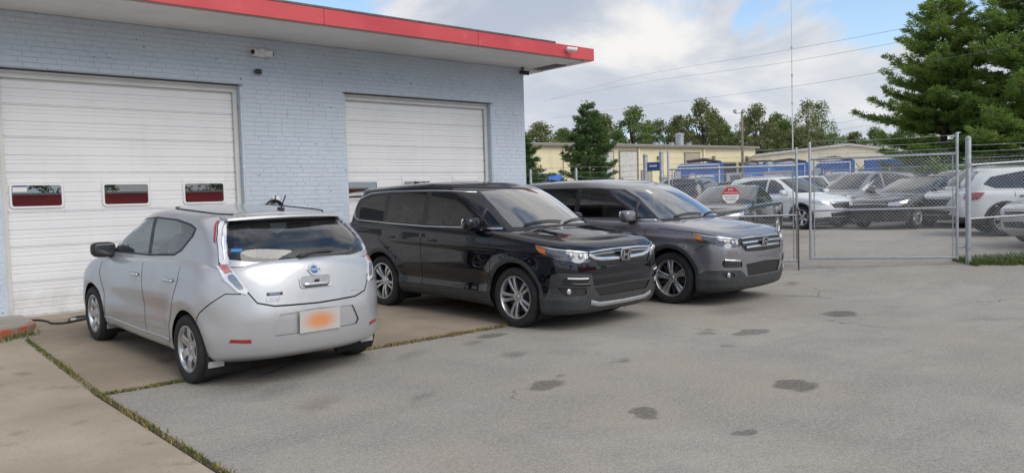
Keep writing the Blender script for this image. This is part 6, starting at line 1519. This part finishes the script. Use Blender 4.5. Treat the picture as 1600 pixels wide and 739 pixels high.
def pine(seed, H_, Wd, step=.5, tuft=.26, z0=.10, dens=1.0, shape=.75):
    rr = random.Random(seed); tr = MB(); v, f = [], []; limb(tr, (0, 0, -.2), (.1, .1, H_*.985), H_*.021, H_*.003, rr, 8, 9, .015)
    def tuft_at(p, d):
        n = 15
        for _ in range(n):
            e = (d*.8+Vector((rr.gauss(0, .75), rr.gauss(0, .75), rr.gauss(.25, .6)))).normalized(); w = e.cross(Vector((rr.uniform(-1, 1), rr.uniform(-1, 1), rr.uniform(-1, 1)))).normalized(); s = tuft*rr.uniform(.6, 1.15); k = len(v); b = p+Vector((rr.gauss(0, .05), rr.gauss(0, .05), rr.gauss(0, .04)))
            v.extend([b-w*.012, b+e*s*.55+w*.022, b+e*s, b+e*s*.55-w*.022]); f.append((k, k+1, k+2, k+3))
    z = H_*z0
    while z < H_*.97:
        t = (z/H_-z0)/(1-z0); R_ = Wd*.5*(1-t)**shape*(1 if t > .15 else .72+.28*t/.15)+.15; nb = rr.choice((5, 6, 6, 7)); a0 = rr.uniform(0, 6.28)
        for b in range(nb):
            a = a0+b*2*math.pi/nb+rr.uniform(-.35, .35); L_ = R_*rr.uniform(.55, 1.15); zz = z+rr.uniform(-.2, .2); d = Vector((math.cos(a), math.sin(a), 0)); rise = L_*(.10+.35*t)*rr.uniform(.4, 1.4)
            st = Vector((0, 0, zz)); en = st+d*L_+Vector((0, 0, rise)); pts = []
            for i in range(6):
                q = i/5; pts.append(st.lerp(en, q)-Vector((0, 0, .18*L_*math.sin(math.pi*q)*.5)))
            tr.tube(pts, [H_*.0038*(1-.8*i/5)*(1-t*.5)+.004 for i in range(6)], 4)
            n = max(3, int(L_*9*dens))
            for i in range(n):
                q = .22+.78*(i+rr.random())/n; j = min(4, int(q*5)); p = pts[j].lerp(pts[j+1], q*5-j); side = Vector((-d.y, d.x, 0))*rr.choice((-1, 1)); sl = L_*.34*(1.05-q)*rr.uniform(.2, 1)+.08
                e = (d*.55+side+Vector((0, 0, rr.uniform(-.05, .3)))).normalized(); m = max(1, int(sl*6.5))
                for k in range(m): tuft_at(p+e*sl*(k+1)/m+Vector((0, 0, rr.gauss(.03, .05))), (e+d*.5+Vector((0, 0, .45))).normalized())
            tuft_at(en, d)
        z += step*rr.uniform(.75, 1.2)*(1-.35*t)
    tuft_at(Vector((.1, .1, H_)), Vector((0, 0, 1)))
    cm = bpy.data.meshes.new('crown'); cm.from_pydata([tuple(p) for p in v], [], f); return tr.mesh('trunk', M_bark, True), cm
def plant(name, label, meshes, m, loc, s=(1, 1, 1), rz=0.0, group=None):
    t = thing(name, label, 'tree', loc, rz, group); tr, cr = meshes
    if not cr.materials: cr.materials.append(m)
    a = obj('trunk', tr, t); b = obj('crown', cr, t)
    if cr.materials[0] != m: b.material_slots[0].link = 'OBJECT'; b.material_slots[0].material = m
    t.scale = s; return t
def z_at(px, py, D): return at_depth(px, py, D).z
PB = pine(5, 11.5, 8.8, .44, .25, .13, 1.75, .60); PS = pine(8, 7.4, 4.1, .36, .20, .06, 1.7, .80)
g0 = lambda p: Vector((p.x, p.y, G(p.x, p.y)))
p = at_depth(1478, 300, 39); plant('pine_tree', 'tall white pine right of the mast, the nearer to the middle of the two', PB, M_needle, g0(p), (1.0, 1.0, (z_at(1478, 0, 39)-.46)/11.5), 1.1)
p = at_depth(1612, 300, 37); plant('pine_tree', 'tall white pine cut off by the right edge of the picture', PB, M_needle, g0(p), (1.12, 1.12, (z_at(1610, -60, 37)-.46)/11.5), 3.6)
p = at_depth(1700, 300, 46); plant('pine_tree', 'tall white pine standing behind the one at the right edge', PB, M_needle, g0(p), (1.1, 1.1, 1.15), 5.0)
p = at_depth(921, 300, 46); plant('pine_tree', 'young conical pine in front of the yellow warehouse', PS, M_needle_d, g0(p), (1.02, 1.02, (z_at(921, 160, 46)-.46)/7.4), .4)
p = at_depth(812, 300, 40); plant('pine_tree', 'pine half hidden behind the garage corner', PS, M_needle_d, g0(p), (1, 1, (z_at(826, 205, 40)-.46)/7.4), 2.0)
DA = deciduous(11, 15, 10.5); DB = deciduous(12, 15, 8.5, nclump=105); DC = deciduous(13, 15, 13, nclump=150, base=.04); DD = deciduous(14, 15, 6.5, .30, 60, 60, .35)
TR = [(846, 192, 112, DA, .95, 1, 'small round tree behind the left end of the yellow warehouse'), (884, 200, 118, DB, .9, 0, 'thin tree between the round tree and the young pine'), (945, 178, 120, DB, 1.0, 1, 'tree rising right behind the young pine'), (992, 168, 116, DA, 1.0, 0, 'dark spreading tree right of the young pine'),
      (1032, 188, 122, DC, .85, 1, 'broad low tree behind the middle of the yellow warehouse'), (1062, 180, 126, DB, .8, 1, 'pale narrow tree left of the tallest tree'), (1098, 156, 118, DA, .95, 1, 'tallest round tree above the yellow warehouse'), (1132, 196, 120, DC, .7, 0, 'low dark tree right of the tallest tree'),
      (1183, 164, 112, DA, .85, 1, 'leafy tree right behind the light pole'), (1218, 178, 118, DC, .8, 0, 'dense tree left of the tall mast'), (1262, 158, 108, DD, .9, 1, 'thin open topped tree beside the tall mast'), (1281, 160, 110, DD, .8, 0, 'thin tree with a small crown right of the mast'), (1246, 200, 114, DC, .8, 0, 'low bushy tree at the foot of the mast'),
      (1302, 208, 118, DC, .75, 0, 'low tree between the mast and the big pines'), (1336, 206, 122, DB, .8, 1, 'low olive tree above the gable of the cream warehouse'), (1368, 200, 112, DA, .7, 0, 'tree touching the left side of the big pine'), (1158, 205, 124, DC, .8, 0, 'low dark tree behind the light pole'), (960, 205, 124, DC, .8, 0, 'low tree behind the young pine'), (1420, 196, 118, DC, .9, 0, 'broad tree seen through the big pine'), (1530, 190, 118, DC, 1.0, 0, 'broad tree seen between the two big pines'), (905, 206, 126, DC, .8, 1, 'low olive tree left behind the young pine'), (1010, 204, 128, DC, .8, 0, 'low bushy tree above the white warehouse door'), (1078, 203, 128, DC, .8, 1, 'low olive tree under the roof vents'), (1200, 200, 126, DC, .8, 1, 'low olive tree right of the light pole'), (1275, 206, 126, DC, .8, 1, 'low olive tree right behind the mast'), (1230, 192, 120, DB, .9, 0, 'narrow dark tree left of the mast foot'), (1120, 180, 124, DB, .9, 1, 'narrow pale tree right of the tallest tree')]
for i, (px, py, D, ms, ws, mk, lb) in enumerate(TR):
    p = at_depth(px, 300, D); zs = (z_at(px, py, D)-.4)/15
    plant('broadleaf_tree', lb, ms, M_leaf2 if mk else M_leaf, g0(p), (ws, ws, zs), i*1.37, 'trees behind the warehouses')
# shrubs along the far fence
def shrub(seed, H_, Wd):
    rr = random.Random(seed); v, f = [], []; st = MB()
    for c_ in range(34):
        a = rr.uniform(0, 6.28); r_ = Wd*.5*math.sqrt(rr.random()); z = H_*rr.uniform(.25, .95)*(1-.5*(r_/(Wd*.5))**2); c = Vector((r_*math.cos(a), r_*math.sin(a), z)); st.tube([(c.x*.2, c.y*.2, -.1), (c.x*.6, c.y*.6, z*.6), c], [.02, .014, .006], 4)
        for q in range(34):
            p = c+Vector((rr.gauss(0, .18), rr.gauss(0, .18), rr.gauss(0, .16))); u = Vector((rr.uniform(-1, 1), rr.uniform(-1, 1), rr.uniform(-1, 1))).normalized(); w = u.orthogonal().normalized(); s = rr.uniform(.07, .16); k = len(v); v += [p-u*s, p+w*s*.5, p+u*s, p-w*s*.5]; f.append((k, k+1, k+2, k+3))
    cm = bpy.data.meshes.new('leaves'); cm.from_pydata([tuple(p) for p in v], [], f); cm.materials.append(leaf_mat('shrub_green', (.12, .20, .04), (.20, .28, .07), (.16, .22, .06))); return st.mesh('stem', M_bark), cm
SB = shrub(3, 2.6, 2.6)
for px, D, s, lb in ((1345, 36.5, .78, 'light green shrub behind the mid grey suv roof'), (1385, 36.2, .80, 'light green shrub left of the grey panel on the far fence'), (1470, 33, .98, 'taller light green shrub behind the charcoal sedan')):
    p = g0(at_depth(px, 300, D)); t = thing('shrub', lb, 'shrub', p, px, 'shrubs along the far fence'); obj('stem', SB[0], t); obj('leaves', SB[1], t); t.scale = (s, s, s)

# ------------------------------------------------------------------ poles and wires
p = at_depth(1161, 300, 62); t = thing('light_pole', 'thin yard light pole with two lamp heads in front of the warehouse', 'light pole', (p.x, p.y, G(p.x, p.y))); zt = z_at(1161, 174, 62)-G(p.x, p.y)
MB().tube([(0, 0, -.1), (0, 0, zt)], [.13, .08], 10).build('pole', mat('weathered_wood', (.22, .19, .16), .85, var=.2), t, smooth=True)
MB().tube([(-RIGHT.x*.55, -RIGHT.y*.55, zt-.15), (RIGHT.x*.15, RIGHT.y*.15, zt-.15)], .035, 6).build('arm', M_galv, t)
for s in (-.55, .12): MB().box((RIGHT.x*s, RIGHT.y*s, zt+.02), (.30, .22, .26), YAW, .03).build('lamp_head', M_tgrey, t)
p = at_depth(1239.5, 300, 100); t = thing('antenna_mast', 'very thin tall antenna mast rising behind the warehouses', 'mast', (p.x, p.y, G(p.x, p.y))); zt = z_at(1237, 5, 100)
MB().tube([(0, 0, 0), (0, 0, zt*.62), (0, 0, zt*.62), (0, 0, zt)], [.08, .07, .05, .03], 8).build('mast_tube', mat('mast_white', (.55, .53, .52), .5, var=.2, scale=.3), t)
for k in range(5): MB().lathe([(.09, -.12), (.13, -.12), (.13, .12), (.09, .12)], c=(0, 0, zt*(.2+.14*k)), axis='z', n=8).build('collar', M_tgrey, t)
WIRES = [('upper overhead wire slanting across the clouds', [(860, 156, 130), (989, 121, 98), (1200, 84, 64), (1400, 47, 46), (1552, 12, 37), (1760, -45, 28)]), ('second overhead wire below the upper one', [(850, 158, 130), (1000, 130, 98), (1200, 102, 66), (1390, 69, 48), (1600, 27, 36), (1760, -10, 29)]),
         ('third overhead wire passing in front of the big pine', [(860, 186, 120), (984, 169, 92), (1200, 141, 62), (1365, 115, 45), (1446, 98, 37), (1600, 69, 30), (1760, 34, 25)]), ('low thin wire from the mast to the big pine', [(1180, 213, 100), (1290, 196, 84), (1386, 179, 72), (1500, 158, 60)]), ('lowest thin wire from the mast to the big pine', [(1180, 223, 100), (1290, 206, 84), (1380, 193, 72), (1500, 175, 60)])]
for lb, pts in WIRES:
    w = MB(); w.tube(smooth_path([at_depth(*q) for q in pts], 8), .010, 5); tag(w.build('overhead_wire', mat('wire_dark', (.16, .16, .17), .6)), lb, 'wire', 'overhead wires')
# ------------------------------------------------------------------ behind the camera: what the garage windows mirror
rb_ = thing('red_shed', 'low red shed mirrored in the garage door windows', 'building', (17, -23, 0)); MB().box((0, 0, 1.22), (21, 5, 2.44)).build('wall', mat('shed_red', (.68, .045, .05), .6, var=.1, scale=.6), rb_); MB().box((0, 0, 2.48), (21.3, 5.3, .10)).build('roof', M_wroof, rb_)
for i, (x, y, ms, s, lb) in enumerate(((7, -36, DB, .55, 'slim tree left of centre behind the red shed'), (13.5, -38, DA, .62, 'round tree behind the middle of the red shed'), (26, -38, DC, .6, 'broad tree behind the far end of the red shed'), (-12, -30, DA, .7, 'round tree standing clear of the red shed'), (45, -30, DC, .8, 'largest broad tree beyond the red shed'))):
    plant('broadleaf_tree', lb, ms, M_leaf, (x, y, 0), (s, s, s), i, 'trees behind the red shed')
